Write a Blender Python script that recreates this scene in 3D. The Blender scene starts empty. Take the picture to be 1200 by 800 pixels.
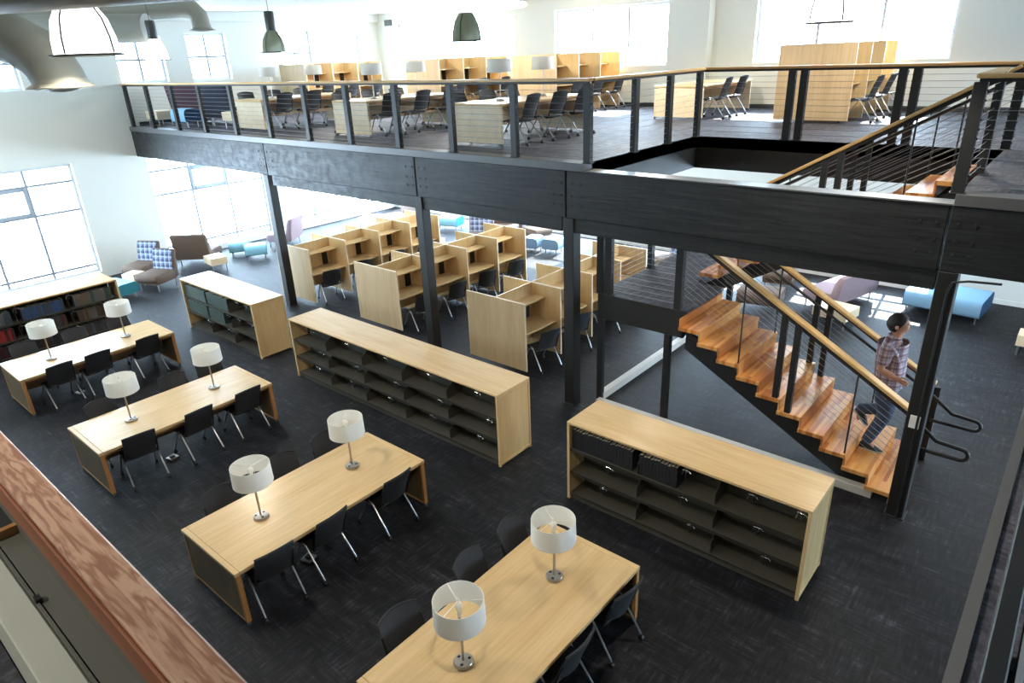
import bpy, bmesh, math, random
from math import sin, cos, pi, radians, sqrt
from mathutils import Vector, Matrix

random.seed(7)
scene = bpy.context.scene
col = scene.collection

# ------------------------------------------------------------------ camera
cam_d = bpy.data.cameras.new('camera')
cam = bpy.data.objects.new('camera', cam_d)
col.objects.link(cam)
RT = Vector((0.76324, 0.644988, -0.038128)).normalized()
FW = Vector((-0.604720, 0.692316, -0.393716)).normalized()
UP = RT.cross(FW).normalized()
cam.matrix_world = Matrix(((RT.x, UP.x, -FW.x, 0.0), (RT.y, UP.y, -FW.y, 0.0), (RT.z, UP.z, -FW.z, 5.6967), (0, 0, 0, 1)))
cam_d.sensor_width = 36.0
cam_d.lens = 785.956 / 1200 * 36.0
cam_d.clip_start = 0.05
cam_d.clip_end = 200
scene.camera = cam

# ------------------------------------------------------------------ light and exposure
scene.view_settings.view_transform = 'Standard'
scene.view_settings.look = 'None'
scene.view_settings.gamma = 1.0
scene.view_settings.exposure = 0.0
scene.view_settings.use_curve_mapping = False
scene.cycles.max_bounces = 8
scene.cycles.diffuse_bounces = 5
scene.cycles.transparent_max_bounces = 12
scene.cycles.sample_clamp_indirect = 6.0
scene.cycles.caustics_reflective = False
scene.cycles.caustics_refractive = False

SKY = 36.0
SUN = 40.0
world = bpy.data.worlds.new('sky')
scene.world = world
world.use_nodes = True
wn = world.node_tree.nodes
wn['Background'].inputs[0].default_value = (0.64, 0.83, 1.0, 1)
wn['Background'].inputs[1].default_value = SKY


def light(name, kind, loc, energy, color=(1, 1, 1), **kw):
    d = bpy.data.lights.new(name, kind)
    d.energy = energy
    d.color = color
    for k, v in kw.items():
        setattr(d, k, v)
    o = bpy.data.objects.new(name, d)
    col.objects.link(o)
    o.location = loc
    return o


sun = light('sun', 'SUN', (0, 30, 30), SUN, (1.0, 0.96, 0.88), angle=radians(0.6))
sun.rotation_euler = Vector((0.10, -1.0, -0.80)).to_track_quat('-Z', 'Y').to_euler()


def portal(loc, sx, sy, direction):
    o = light('window_portal', 'AREA', loc, 1.0, shape='RECTANGLE', size=sx, size_y=sy)
    o.data.cycles.is_portal = True
    o.rotation_euler = Vector(direction).to_track_quat('-Z', 'Z').to_euler()
    return o


# ------------------------------------------------------------------ materials
def lin(r, g, b):
    f = lambda c: (c / 255) / 12.92 if c / 255 <= 0.04045 else ((c / 255 + 0.055) / 1.055) ** 2.4
    return (f(r), f(g), f(b), 1.0)


MATS = {}


def new_mat(name):
    m = bpy.data.materials.new(name)
    m.use_nodes = True
    nt = m.node_tree
    MATS[name] = m
    return m, nt, nt.nodes['Principled BSDF']


def plain(name, c, rough=0.5, metal=0.0, spec=0.5, var=0.06, scale=6.0):
    m, nt, p = new_mat(name)
    n = nt.nodes.new('ShaderNodeTexNoise')
    n.inputs['Scale'].default_value = scale
    n.inputs['Detail'].default_value = 4
    tc = nt.nodes.new('ShaderNodeTexCoord')
    nt.links.new(tc.outputs['Object'], n.inputs['Vector'])
    mx = nt.nodes.new('ShaderNodeMix')
    mx.data_type = 'RGBA'
    mx.inputs[6].default_value = tuple(x * (1 - var) for x in c[:3]) + (1,)
    mx.inputs[7].default_value = tuple(min(1, x * (1 + var)) for x in c[:3]) + (1,)
    nt.links.new(n.outputs['Fac'], mx.inputs[0])
    nt.links.new(mx.outputs[2], p.inputs['Base Color'])
    p.inputs['Roughness'].default_value = rough
    p.inputs['Metallic'].default_value = metal
    p.inputs['Specular IOR Level'].default_value = spec
    return m


def wood(name, c1, c2, axis, rough=0.38, fine=34.0, coarse=5.0, spec=0.4, rings=0.0):
    m, nt, p = new_mat(name)
    N, L = nt.nodes, nt.links
    tc = N.new('ShaderNodeTexCoord')
    oi = N.new('ShaderNodeObjectInfo')
    mul = N.new('ShaderNodeMath'); mul.operation = 'MULTIPLY'; mul.inputs[1].default_value = 37.0
    L.new(oi.outputs['Random'], mul.inputs[0])

    def noise(sc, along, detail, dist=0.0):
        mp = N.new('ShaderNodeMapping')
        s = [sc, sc, sc]
        s['xyz'.index(axis)] = sc * along
        mp.inputs['Scale'].default_value = s
        L.new(tc.outputs['Object'], mp.inputs['Vector'])
        n = N.new('ShaderNodeTexNoise')
        n.noise_dimensions = '4D'
        n.inputs['Scale'].default_value = 1.0
        n.inputs['Detail'].default_value = detail
        n.inputs['Distortion'].default_value = dist
        L.new(mp.outputs['Vector'], n.inputs['Vector'])
        L.new(mul.outputs[0], n.inputs['W'])
        return n
    a = noise(coarse, 0.12, 3, 0.6)
    b = noise(fine, 0.05, 4)
    add = N.new('ShaderNodeMath'); add.operation = 'ADD'
    L.new(a.outputs['Fac'], add.inputs[0]); L.new(b.outputs['Fac'], add.inputs[1])
    src = add.outputs[0]
    if rings > 0:
        ms = N.new('ShaderNodeMath'); ms.operation = 'MULTIPLY'; ms.inputs[1].default_value = rings
        L.new(a.outputs['Fac'], ms.inputs[0])
        sn = N.new('ShaderNodeMath'); sn.operation = 'SINE'
        L.new(ms.outputs[0], sn.inputs[0])
        m2 = N.new('ShaderNodeMath'); m2.operation = 'MULTIPLY_ADD'; m2.inputs[1].default_value = 0.30
        L.new(sn.outputs[0], m2.inputs[0]); L.new(src, m2.inputs[2])
        src = m2.outputs[0]
    mr = N.new('ShaderNodeMapRange')
    mr.inputs[1].default_value = 0.72; mr.inputs[2].default_value = 1.3
    L.new(src, mr.inputs[0])
    mx = N.new('ShaderNodeMix'); mx.data_type = 'RGBA'
    mx.inputs[6].default_value = c1; mx.inputs[7].default_value = c2
    L.new(mr.outputs[0], mx.inputs[0])
    L.new(mx.outputs[2], p.inputs['Base Color'])
    p.inputs['Roughness'].default_value = rough
    p.inputs['Specular IOR Level'].default_value = spec
    return m


MAPLE = {}
for ax in 'xyz':
    MAPLE[ax] = wood('maple_' + ax, lin(223, 193, 145), lin(205, 171, 121), ax, 0.26)
wood('maple_matt', lin(206, 168, 116), lin(184, 144, 92), 'x', 0.6, spec=0.2)
wood('maple_edge', lin(198, 146, 90), lin(172, 118, 68), 'z', 0.45)
wood('maple_pale', lin(238, 222, 192), lin(224, 200, 162), 'y', 0.45)
wood('maple_shade', lin(204, 178, 140), lin(184, 156, 118), 'z', 0.45)
wood('panel_maple_shaded', lin(120, 100, 72), lin(98, 80, 56), 'z', 0.5)
wood('rail_maple', lin(230, 190, 130), lin(206, 160, 100), 'x', 0.35)
wood('rail_maple_y', lin(230, 190, 130), lin(206, 160, 100), 'y', 0.35)
wood('oak_cap', lin(204, 164, 138), lin(158, 112, 88), 'x', 0.5, fine=120, coarse=40.0, rings=30.0)
wood('oak_fascia', lin(168, 108, 76), lin(126, 78, 52), 'x', 0.5)
plain('white_wall', lin(228, 228, 220), 0.85, var=0.015, scale=1.5)
plain('wall_grey', lin(120, 120, 116), 0.9, var=0.02)
plain('ceiling_white', lin(232, 231, 224), 0.9, var=0.01)
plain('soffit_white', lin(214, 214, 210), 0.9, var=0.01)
plain('window_frame_white', lin(216, 220, 226), 0.5, var=0.02)
plain('mullion_grey', lin(150, 156, 166), 0.6, var=0.02)
plain('window_sash_grey', lin(168, 176, 186), 0.5, var=0.02)
plain('black_steel', lin(40, 40, 40), 0.42, 0.0, 0.5, var=0.1, scale=4)
plain('post_black', lin(32, 32, 31), 0.5, 0.0, 0.5, var=0.1)
plain('baseboard_dark', lin(52, 50, 50), 0.6)
plain('shelf_metal', lin(74, 71, 62), 0.5, 0.0, 0.5, var=0.06)
plain('chair_black', lin(34, 34, 36), 0.6, 0.0, 0.4)
plain('chair_mesh', lin(52, 52, 54), 0.7, 0.0, 0.35, var=0.15, scale=60)
plain('chrome', lin(205, 205, 205), 0.22, 1.0, 0.5, var=0.02)
plain('silver_leg', lin(192, 192, 194), 0.3, 0.9, 0.5, var=0.02)
plain('brushed_nickel', lin(190, 182, 172), 0.32, 1.0, 0.5, var=0.03)
plain('caster_black', lin(22, 22, 22), 0.5)
plain('socket_black', lin(18, 18, 18), 0.5)
plain('bulb_white', lin(242, 242, 236), 0.4)
plain('cable_steel', lin(150, 152, 156), 0.4, 0.7)
plain('kerb_white', lin(208, 204, 196), 0.6)
plain('plastic_white', lin(232, 230, 224), 0.4)
plain('duct_grey', lin(152, 150, 138), 0.55, var=0.03)
plain('pendant_dark', lin(74, 76, 70), 0.45)
plain('edge_steel', lin(98, 98, 98), 0.4, 0.3)
plain('parapet_grey', lin(112, 112, 106), 0.5, 0.2)
plain('parapet_white', lin(198, 202, 192), 0.6)
plain('fabric_brown', lin(98, 82, 72), 0.85, 0, 0.2, var=0.1, scale=40)
plain('fabric_mauve', lin(150, 128, 134), 0.85, 0, 0.2, var=0.1, scale=40)
plain('fabric_slate', lin(136, 158, 178), 0.85, 0, 0.2, var=0.06, scale=40)
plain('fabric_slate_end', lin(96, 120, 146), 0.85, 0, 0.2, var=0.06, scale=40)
plain('fabric_blue_lit', lin(140, 184, 216), 0.85, 0, 0.2, var=0.06, scale=40)  # blue lightened to carry the bright light on the bench top
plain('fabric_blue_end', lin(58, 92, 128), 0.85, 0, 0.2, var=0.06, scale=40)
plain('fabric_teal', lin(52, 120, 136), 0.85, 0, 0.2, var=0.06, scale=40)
plain('fabric_pale_blue', lin(140, 192, 212), 0.85, 0, 0.2, var=0.06, scale=40)
plain('fabric_burgundy', lin(72, 48, 54), 0.85, 0, 0.2, var=0.1, scale=40)
plain('fabric_navy', lin(48, 50, 62), 0.85, 0, 0.2, var=0.1, scale=40)
plain('skin', lin(206, 152, 122), 0.55, 0, 0.4, var=0.05)
plain('hair', lin(38, 30, 27), 0.6, 0, 0.35, var=0.3, scale=60)
plain('denim', lin(70, 82, 104), 0.85, 0, 0.2, var=0.25, scale=30)
plain('shoe', lin(52, 54, 56), 0.6, 0, 0.3, var=0.1)
plain('shoe_sole', lin(182, 180, 172), 0.7)
plain('eye_white', lin(235, 232, 228), 0.3)
plain('eye_dark', lin(40, 28, 22), 0.3)
plain('lip', lin(170, 104, 94), 0.5)
plain('book_paper', lin(196, 190, 172), 0.9, var=0.06, scale=80)
BOOKC = {'maroon': (62, 30, 32), 'black': (34, 34, 36), 'dark green': (52, 68, 60), 'navy blue': (44, 66, 106), 'red': (140, 36, 30),
         'tan': (96, 82, 62), 'brown': (70, 52, 40), 'grey': (84, 84, 84), 'slate': (54, 62, 72), 'white': (206, 204, 200)}
for k, v in BOOKC.items():
    plain('book_' + k, lin(*v), 0.6, var=0.12, scale=30)


def emit_mat(name, c, s):
    m, nt, p = new_mat(name)
    p.inputs['Base Color'].default_value = c
    p.inputs['Emission Color'].default_value = c
    p.inputs['Emission Strength'].default_value = s
    return m


emit_mat('lit_acrylic', (1.0, 0.99, 0.95, 1), 3.5)
emit_mat('tube_light', (1, 1, 1, 1), 4.0)


def translucent(name, c, mixv=0.5):
    m = bpy.data.materials.new(name); m.use_nodes = True; MATS[name] = m
    nt = m.node_tree; N, L = nt.nodes, nt.links
    N.remove(N['Principled BSDF'])
    d = N.new('ShaderNodeBsdfDiffuse'); t = N.new('ShaderNodeBsdfTranslucent')
    n = N.new('ShaderNodeTexNoise'); n.inputs['Scale'].default_value = 90
    mr = N.new('ShaderNodeMix'); mr.data_type = 'RGBA'
    mr.inputs[6].default_value = tuple(x * 0.96 for x in c[:3]) + (1,); mr.inputs[7].default_value = c
    L.new(n.outputs['Fac'], mr.inputs[0])
    L.new(mr.outputs[2], d.inputs[0]); L.new(mr.outputs[2], t.inputs[0])
    x = N.new('ShaderNodeMixShader'); x.inputs[0].default_value = mixv
    L.new(d.outputs[0], x.inputs[1]); L.new(t.outputs[0], x.inputs[2])
    L.new(x.outputs[0], N['Material Output'].inputs['Surface'])
    return m


translucent('shade_linen', lin(250, 250, 246), 0.35)


def glass(name, tint, refl=0.9):
    m = bpy.data.materials.new(name); m.use_nodes = True; MATS[name] = m
    nt = m.node_tree; N, L = nt.nodes, nt.links
    N.remove(N['Principled BSDF'])
    t = N.new('ShaderNodeBsdfTransparent'); t.inputs[0].default_value = tint
    g = N.new('ShaderNodeBsdfGlossy'); g.inputs['Roughness'].default_value = 0.03
    f = N.new('ShaderNodeLayerWeight')
    pw = N.new('ShaderNodeMath'); pw.operation = 'POWER'; pw.inputs[1].default_value = 5.0
    ma = N.new('ShaderNodeMath'); ma.operation = 'MULTIPLY_ADD'; ma.inputs[1].default_value = 0.8; ma.inputs[2].default_value = 0.035
    L.new(f.outputs['Facing'], pw.inputs[0]); L.new(pw.outputs[0], ma.inputs[0])
    x = N.new('ShaderNodeMixShader')
    L.new(ma.outputs[0], x.inputs[0]); L.new(t.outputs[0], x.inputs[1]); L.new(g.outputs[0], x.inputs[2])
    L.new(x.outputs[0], N['Material Output'].inputs['Surface'])
    return m


glass('window_glass', (0.96, 0.98, 1.0, 1))
translucent('acrylic_clear', lin(188, 192, 172), 0.65)


def carpet_mat(name, c1, c2, c3):
    m, nt, p = new_mat(name)
    N, L = nt.nodes, nt.links
    tc = N.new('ShaderNodeTexCoord')

    def nz(sx, sy, detail):
        mp = N.new('ShaderNodeMapping'); mp.inputs['Scale'].default_value = (sx, sy, 1)
        L.new(tc.outputs['Object'], mp.inputs['Vector'])
        n = N.new('ShaderNodeTexNoise'); n.inputs['Scale'].default_value = 1; n.inputs['Detail'].default_value = detail
        L.new(mp.outputs['Vector'], n.inputs['Vector'])
        return n
    a = nz(3.0, 30, 4)
    b = nz(24, 5, 3)
    c = nz(60, 60, 2)
    mo = nz(2.2, 8.0, 3)
    a2 = nz(30, 3.0, 4)
    ck = N.new('ShaderNodeTexChecker'); ck.inputs['Scale'].default_value = 2.0
    L.new(tc.outputs['Object'], ck.inputs['Vector'])
    am = N.new('ShaderNodeMix'); am.data_type = 'FLOAT'
    L.new(ck.outputs['Fac'], am.inputs[0]); L.new(a.outputs['Fac'], am.inputs[2]); L.new(a2.outputs['Fac'], am.inputs[3])
    br = N.new('ShaderNodeTexBrick')
    br.inputs['Color1'].default_value = (0.30, 0.30, 0.30, 1); br.inputs['Color2'].default_value = (0.7, 0.7, 0.7, 1)
    br.inputs['Mortar'].default_value = (0.42, 0.42, 0.42, 1)
    br.inputs['Scale'].default_value = 1.0; br.inputs['Brick Width'].default_value = 0.92; br.inputs['Row Height'].default_value = 0.46
    br.inputs['Mortar Size'].default_value = 0.004
    L.new(tc.outputs['Object'], br.inputs['Vector'])
    s1 = N.new('ShaderNodeMath'); s1.operation = 'MULTIPLY_ADD'; s1.inputs[1].default_value = 0.55
    L.new(b.outputs['Fac'], s1.inputs[0]); L.new(am.outputs[0], s1.inputs[2])
    s2 = N.new('ShaderNodeMath'); s2.operation = 'MULTIPLY_ADD'; s2.inputs[1].default_value = 0.30
    L.new(br.outputs['Color'], s2.inputs[0]); L.new(s1.outputs[0], s2.inputs[2])
    s3 = N.new('ShaderNodeMath'); s3.operation = 'MULTIPLY_ADD'; s3.inputs[1].default_value = 0.5
    L.new(c.outputs['Fac'], s3.inputs[0]); L.new(s2.outputs[0], s3.inputs[2])
    s4 = N.new('ShaderNodeMath'); s4.operation = 'MULTIPLY_ADD'; s4.inputs[1].default_value = 0.7
    L.new(mo.outputs['Fac'], s4.inputs[0]); L.new(s3.outputs[0], s4.inputs[2]); s3 = s4
    r = N.new('ShaderNodeValToRGB')
    r.color_ramp.elements[0].position = 0.42; r.color_ramp.elements[0].color = c1
    r.color_ramp.elements[1].position = 0.95; r.color_ramp.elements[1].color = c3
    e = r.color_ramp.elements.new(0.68); e.color = c2
    mr = N.new('ShaderNodeMapRange'); mr.inputs[1].default_value = 0.95; mr.inputs[2].default_value = 2.0
    L.new(s3.outputs[0], mr.inputs[0]); L.new(mr.outputs[0], r.inputs[0])
    L.new(r.outputs[0], p.inputs['Base Color'])
    p.inputs['Roughness'].default_value = 0.62
    p.inputs['Specular IOR Level'].default_value = 0.26
    p.inputs['Sheen Weight'].default_value = 0.0
    p.inputs['Sheen Roughness'].default_value = 0.5
    bp = N.new('ShaderNodeBump'); bp.inputs['Strength'].default_value = 0.35; bp.inputs['Distance'].default_value = 0.004
    L.new(s3.outputs[0], bp.inputs['Height']); L.new(bp.outputs[0], p.inputs['Normal'])
    return m


carpet_mat('carpet_charcoal', lin(14, 14, 16), lin(33, 33, 38), lin(70, 70, 79))
carpet_mat('carpet_mezzanine', lin(48, 48, 56), lin(84, 84, 94), lin(120, 118, 126))


def beam_mat(name):
    m, nt, p = new_mat(name)
    N, L = nt.nodes, nt.links
    tc = N.new('ShaderNodeTexCoord')
    mp = N.new('ShaderNodeMapping'); mp.inputs['Scale'].default_value = (1.2, 9, 14)
    L.new(tc.outputs['Object'], mp.inputs['Vector'])
    n = N.new('ShaderNodeTexNoise'); n.inputs['Scale'].default_value = 1.4; n.inputs['Detail'].default_value = 6
    L.new(mp.outputs['Vector'], n.inputs['Vector'])
    n2 = N.new('ShaderNodeTexNoise'); n2.inputs['Scale'].default_value = 7; n2.inputs['Detail'].default_value = 5
    L.new(tc.outputs['Object'], n2.inputs['Vector'])
    r = N.new('ShaderNodeValToRGB')
    r.color_ramp.elements[0].position = 0.35; r.color_ramp.elements[0].color = lin(24, 25, 26)
    r.color_ramp.elements[1].position = 0.72; r.color_ramp.elements[1].color = lin(40, 42, 43)
    L.new(n.outputs['Fac'], r.inputs[0]); L.new(r.outputs[0], p.inputs['Base Color'])
    rr = N.new('ShaderNodeMapRange'); rr.inputs[3].default_value = 0.3; rr.inputs[4].default_value = 0.75
    L.new(n2.outputs['Fac'], rr.inputs[0]); L.new(rr.outputs[0], p.inputs['Roughness'])
    b = N.new('ShaderNodeBump'); b.inputs['Strength'].default_value = 0.45; b.inputs['Distance'].default_value = 0.015
    L.new(n.outputs['Fac'], b.inputs['Height']); L.new(b.outputs[0], p.inputs['Normal'])
    p.inputs['Specular IOR Level'].default_value = 0.42
    return m


beam_mat('painted_timber')


def stair_mat(name, strip_axis):
    """laminated hardwood: narrow staves of differing brown side by side"""
    m, nt, p = new_mat(name)
    N, L = nt.nodes, nt.links
    tc = N.new('ShaderNodeTexCoord')
    sp = N.new('ShaderNodeSeparateXYZ'); L.new(tc.outputs['Object'], sp.inputs[0])
    fl = N.new('ShaderNodeMath'); fl.operation = 'MULTIPLY'; fl.inputs[1].default_value = 21.0
    L.new(sp.outputs[strip_axis], fl.inputs[0])
    f2 = N.new('ShaderNodeMath'); f2.operation = 'FLOOR'; L.new(fl.outputs[0], f2.inputs[0])
    yl = N.new('ShaderNodeMath'); yl.operation = 'MULTIPLY_ADD'; yl.inputs[1].default_value = 1.3
    m7 = N.new('ShaderNodeMath'); m7.operation = 'MULTIPLY'; m7.inputs[1].default_value = 0.37
    L.new(f2.outputs[0], m7.inputs[0]); L.new(sp.outputs[1], yl.inputs[0]); L.new(m7.outputs[0], yl.inputs[2])
    yf = N.new('ShaderNodeMath'); yf.operation = 'FLOOR'; L.new(yl.outputs[0], yf.inputs[0])
    cb = N.new('ShaderNodeCombineXYZ'); L.new(f2.outputs[0], cb.inputs[0]); L.new(yf.outputs[0], cb.inputs[1])
    wnz = N.new('ShaderNodeTexWhiteNoise'); wnz.noise_dimensions = '2D'; L.new(cb.outputs[0], wnz.inputs['Vector'])
    mp = N.new('ShaderNodeMapping'); mp.inputs['Scale'].default_value = (60, 4, 60)
    L.new(tc.outputs['Object'], mp.inputs['Vector'])
    n = N.new('ShaderNodeTexNoise'); n.inputs['Scale'].default_value = 1; n.inputs['Detail'].default_value = 4
    L.new(mp.outputs['Vector'], n.inputs['Vector'])
    ad = N.new('ShaderNodeMath'); ad.operation = 'MULTIPLY_ADD'; ad.inputs[1].default_value = 0.5
    L.new(n.outputs['Fac'], ad.inputs[0]); L.new(wnz.outputs['Value'], ad.inputs[2])
    r = N.new('ShaderNodeValToRGB')
    r.color_ramp.elements[0].position = 0.15; r.color_ramp.elements[0].color = lin(158, 90, 40)
    r.color_ramp.elements[1].position = 1.2 / 1.3; r.color_ramp.elements[1].color = lin(220, 162, 94)
    e = r.color_ramp.elements.new(0.55); e.color = lin(194, 122, 60)
    L.new(ad.outputs[0], r.inputs[0]); L.new(r.outputs[0], p.inputs['Base Color'])
    p.inputs['Roughness'].default_value = 0.3
    return m


stair_mat('stair_hardwood', 0)


def plaid_mat(name, base, c_a, c_b, sc, axes=(0, 2), thick=0.62):
    m, nt, p = new_mat(name)
    N, L = nt.nodes, nt.links
    tc = N.new('ShaderNodeTexCoord'); sp = N.new('ShaderNodeSeparateXYZ')
    L.new(tc.outputs['Object'], sp.inputs[0])
    src = base
    cur = None
    for ax, c, k, ph, th in ((axes[0], c_a, 1, 0, thick), (axes[1], c_a, 1, 0.2, thick), (axes[0], c_b, 1, 0.5, 0.86), (axes[1], c_b, 1, 0.72, 0.86)):
        mu = N.new('ShaderNodeMath'); mu.operation = 'MULTIPLY_ADD'; mu.inputs[1].default_value = sc * k; mu.inputs[2].default_value = ph
        L.new(sp.outputs[ax], mu.inputs[0])
        fr = N.new('ShaderNodeMath'); fr.operation = 'FRACT'; L.new(mu.outputs[0], fr.inputs[0])
        gt = N.new('ShaderNodeMath'); gt.operation = 'GREATER_THAN'; gt.inputs[1].default_value = th
        L.new(fr.outputs[0], gt.inputs[0])
        hf = N.new('ShaderNodeMath'); hf.operation = 'MULTIPLY'; hf.inputs[1].default_value = 0.62
        L.new(gt.outputs[0], hf.inputs[0])
        mx = N.new('ShaderNodeMix'); mx.data_type = 'RGBA'; mx.inputs[7].default_value = c
        if cur is None: mx.inputs[6].default_value = base
        else: L.new(cur, mx.inputs[6])
        L.new(hf.outputs[0], mx.inputs[0]); cur = mx.outputs[2]
    L.new(cur, p.inputs['Base Color'])
    p.inputs['Roughness'].default_value = 0.85
    p.inputs['Specular IOR Level'].default_value = 0.2
    return m


plaid_mat('plaid_upholstery', lin(122, 132, 160), lin(46, 48, 66), lin(180, 188, 206), 6.5)
plaid_mat('plaid_shirt', lin(206, 190, 192), lin(112, 66, 76), lin(92, 96, 128), 11.0)


# ------------------------------------------------------------------ mesh builder
class MB:
    def __init__(s):
        s.v, s.f, s.m, s.cm = [], [], [], 0

    def add(s, vs, fs, M=None):
        o = len(s.v)
        s.v += [(M @ Vector(p)) if M else Vector(p) for p in vs]
        s.f += [tuple(i + o for i in f) for f in fs]
        s.m += [s.cm] * len(fs)
        return s

    def box(s, x0, x1, y0, y1, z0, z1, b=0.0, M=None):
        if b <= 0:
            vs = [(x, y, z) for z in (z0, z1) for y in (y0, y1) for x in (x0, x1)]
            return s.add(vs, [(0, 2, 3, 1), (4, 5, 7, 6), (0, 1, 5, 4), (2, 6, 7, 3), (0, 4, 6, 2), (1, 3, 7, 5)], M)
        X, Y, Z = (x0, x1), (y0, y1), (z0, z1)
        b = min(b, abs(x1 - x0) / 2.01, abs(y1 - y0) / 2.01, abs(z1 - z0) / 2.01)
        vs, idx = [], {}
        for i in (0, 1):
            for j in (0, 1):
                for k in (0, 1):
                    c = (X[i], Y[j], Z[k]); sg = (1 - 2 * i, 1 - 2 * j, 1 - 2 * k)
                    for a in range(3):
                        q = [c[t] + (0 if t == a else sg[t] * b) for t in range(3)]
                        idx[i, j, k, a] = len(vs); vs.append(tuple(q))
        fs = []
        bits = [(0, 0), (1, 0), (1, 1), (0, 1)]
        for a in range(3):
            for side in (0, 1):
                ring = []
                for p, q in bits:
                    t = [0, 0, 0]; t[a] = side; t[(a + 1) % 3] = p; t[(a + 2) % 3] = q
                    ring.append(idx[t[0], t[1], t[2], a])
                fs.append(tuple(ring if side else ring[::-1]))
        for a in range(3):
            b1, c1 = (a + 1) % 3, (a + 2) % 3
            for p in (0, 1):
                for q in (0, 1):
                    r = []
                    for s_, w in ((0, b1), (0, c1), (1, c1), (1, b1)):
                        t = [0, 0, 0]; t[a] = s_; t[b1] = p; t[c1] = q
                        r.append(idx[t[0], t[1], t[2], w])
                    fs.append(tuple(r if p == q else r[::-1]))
        for i in (0, 1):
            for j in (0, 1):
                for k in (0, 1):
                    r = [idx[i, j, k, a] for a in range(3)]
                    fs.append(tuple(r if (i + j + k) % 2 else r[::-1]))
        return s.add(vs, fs, M)

    def tube(s, pts, r, n=8, caps=True):
        pts = [Vector(p) for p in pts]
        rs = r if isinstance(r, (list, tuple)) else [r] * len(pts)
        d0 = (pts[1] - pts[0]).normalized()
        u = d0.orthogonal().normalized()
        vs, fs = [], []
        for i, p in enumerate(pts):
            if i == 0: d = d0
            elif i == len(pts) - 1: d = (pts[i] - pts[i - 1]).normalized()
            else: d = ((pts[i + 1] - pts[i]).normalized() + (pts[i] - pts[i - 1]).normalized()).normalized()
            u = (u - d * u.dot(d)).normalized()
            w = d.cross(u)
            for k in range(n):
                a = 2 * pi * k / n
                vs.append(p + (u * cos(a) + w * sin(a)) * rs[i])
        for i in range(len(pts) - 1):
            for k in range(n):
                fs.append((i * n + k, i * n + (k + 1) % n, (i + 1) * n + (k + 1) % n, (i + 1) * n + k))
        if caps:
            fs.append(tuple(range(n))[::-1]); fs.append(tuple(range((len(pts) - 1) * n, len(pts) * n)))
        return s.add(vs, fs)

    def lathe(s, prof, n=24, c=(0, 0, 0), M=None):
        vs, fs = [], []
        for r, z in prof:
            for k in range(n):
                a = 2 * pi * k / n
                vs.append((c[0] + r * cos(a), c[1] + r * sin(a), c[2] + z))
        for i in range(len(prof) - 1):
            for k in range(n):
                fs.append((i * n + k, i * n + (k + 1) % n, (i + 1) * n + (k + 1) % n, (i + 1) * n + k))
        return s.add(vs, fs, M)

    def disc(s, r, z, n=24, c=(0, 0), up=True):
        vs = [(c[0] + r * cos(2 * pi * k / n), c[1] + r * sin(2 * pi * k / n), z) for k in range(n)]
        return s.add(vs, [tuple(range(n)) if up else tuple(range(n))[::-1]])

    def cyl(s, r, z0, z1, n=20, c=(0, 0)):
        s.lathe([(r, z0), (r, z1)], n, (c[0], c[1], 0))
        s.disc(r, z1, n, c, True); s.disc(r, z0, n, c, False)
        return s

    def prism(s, poly, axis, a0, a1, inset=0.0):
        """poly: 2-D outline in the two other axes (order x<y<z), extruded along axis, ends softened by inset"""
        o = [i for i in range(3) if i != axis]
        cx = sum(p[0] for p in poly) / len(poly); cy = sum(p[1] for p in poly) / len(poly)

        def ring(t, sh):
            r = []
            for p in poly:
                q = [0, 0, 0]; q[axis] = t
                dx, dy = p[0] - cx, p[1] - cy
                l = max(1e-6, sqrt(dx * dx + dy * dy)); k = max(0.0, (l - sh) / l)
                q[o[0]] = cx + dx * k; q[o[1]] = cy + dy * k
                r.append(tuple(q))
            return r
        if inset > 0:
            rings = [ring(a0, inset), ring(a0 + inset * 0.35, inset * 0.3), ring(a0 + inset, 0), ring(a1 - inset, 0), ring(a1 - inset * 0.35, inset * 0.3), ring(a1, inset)]
        else:
            rings = [ring(a0, 0), ring(a1, 0)]
        n = len(poly); vs = [p for r in rings for p in r]; fs = []
        for i in range(len(rings) - 1):
            for k in range(n):
                fs.append((i * n + k, i * n + (k + 1) % n, (i + 1) * n + (k + 1) % n, (i + 1) * n + k))
        fs.append(tuple(range(n))[::-1]); fs.append(tuple(range((len(rings) - 1) * n, len(rings) * n)))
        return s.add(vs, fs)

    def mesh(s, name, mats, smooth=None):
        me = bpy.data.meshes.new(name)
        me.from_pydata([tuple(p) for p in s.v], [], s.f)
        bm = bmesh.new(); bm.from_mesh(me)
        bmesh.ops.recalc_face_normals(bm, faces=bm.faces)
        bm.to_mesh(me); bm.free()
        for m in (mats if isinstance(mats, (list, tuple)) else [mats]):
            me.materials.append(MATS[m])
        if s.cm or any(s.m):
            me.polygons.foreach_set('material_index', s.m)
        if smooth is not None:
            me.polygons.foreach_set('use_smooth', [True] * len(me.polygons))
            me.set_sharp_from_angle(angle=radians(smooth))
        return me

    def build(s, name, mats, parent=None, smooth=None, label=None):
        o = bpy.data.objects.new(name, s.mesh(name, mats, smooth))
        col.objects.link(o)
        if parent: o.parent = parent
        if label: o['label'] = label
        return o


def tag(o, label, cat, group=None):
    o['label'] = label; o['category'] = cat
    if group: o['group'] = group
    return o


def thing(name, label, cat, loc=(0, 0, 0), rz=0.0, group=None):
    o = bpy.data.objects.new(name, None)
    o.empty_display_size = 0.1
    col.objects.link(o)
    o.location = loc; o.rotation_euler = (0, 0, rz)
    return tag(o, label, cat, group)


def struct(o, label=None):
    o['kind'] = 'structure'
    if label: o['label'] = label
    return o


KIDS = {}


def kids(o):
    if o.name not in KIDS:
        KIDS[o.name] = [c for c in bpy.data.objects if c.parent == o]
    return KIDS[o.name]


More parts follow.
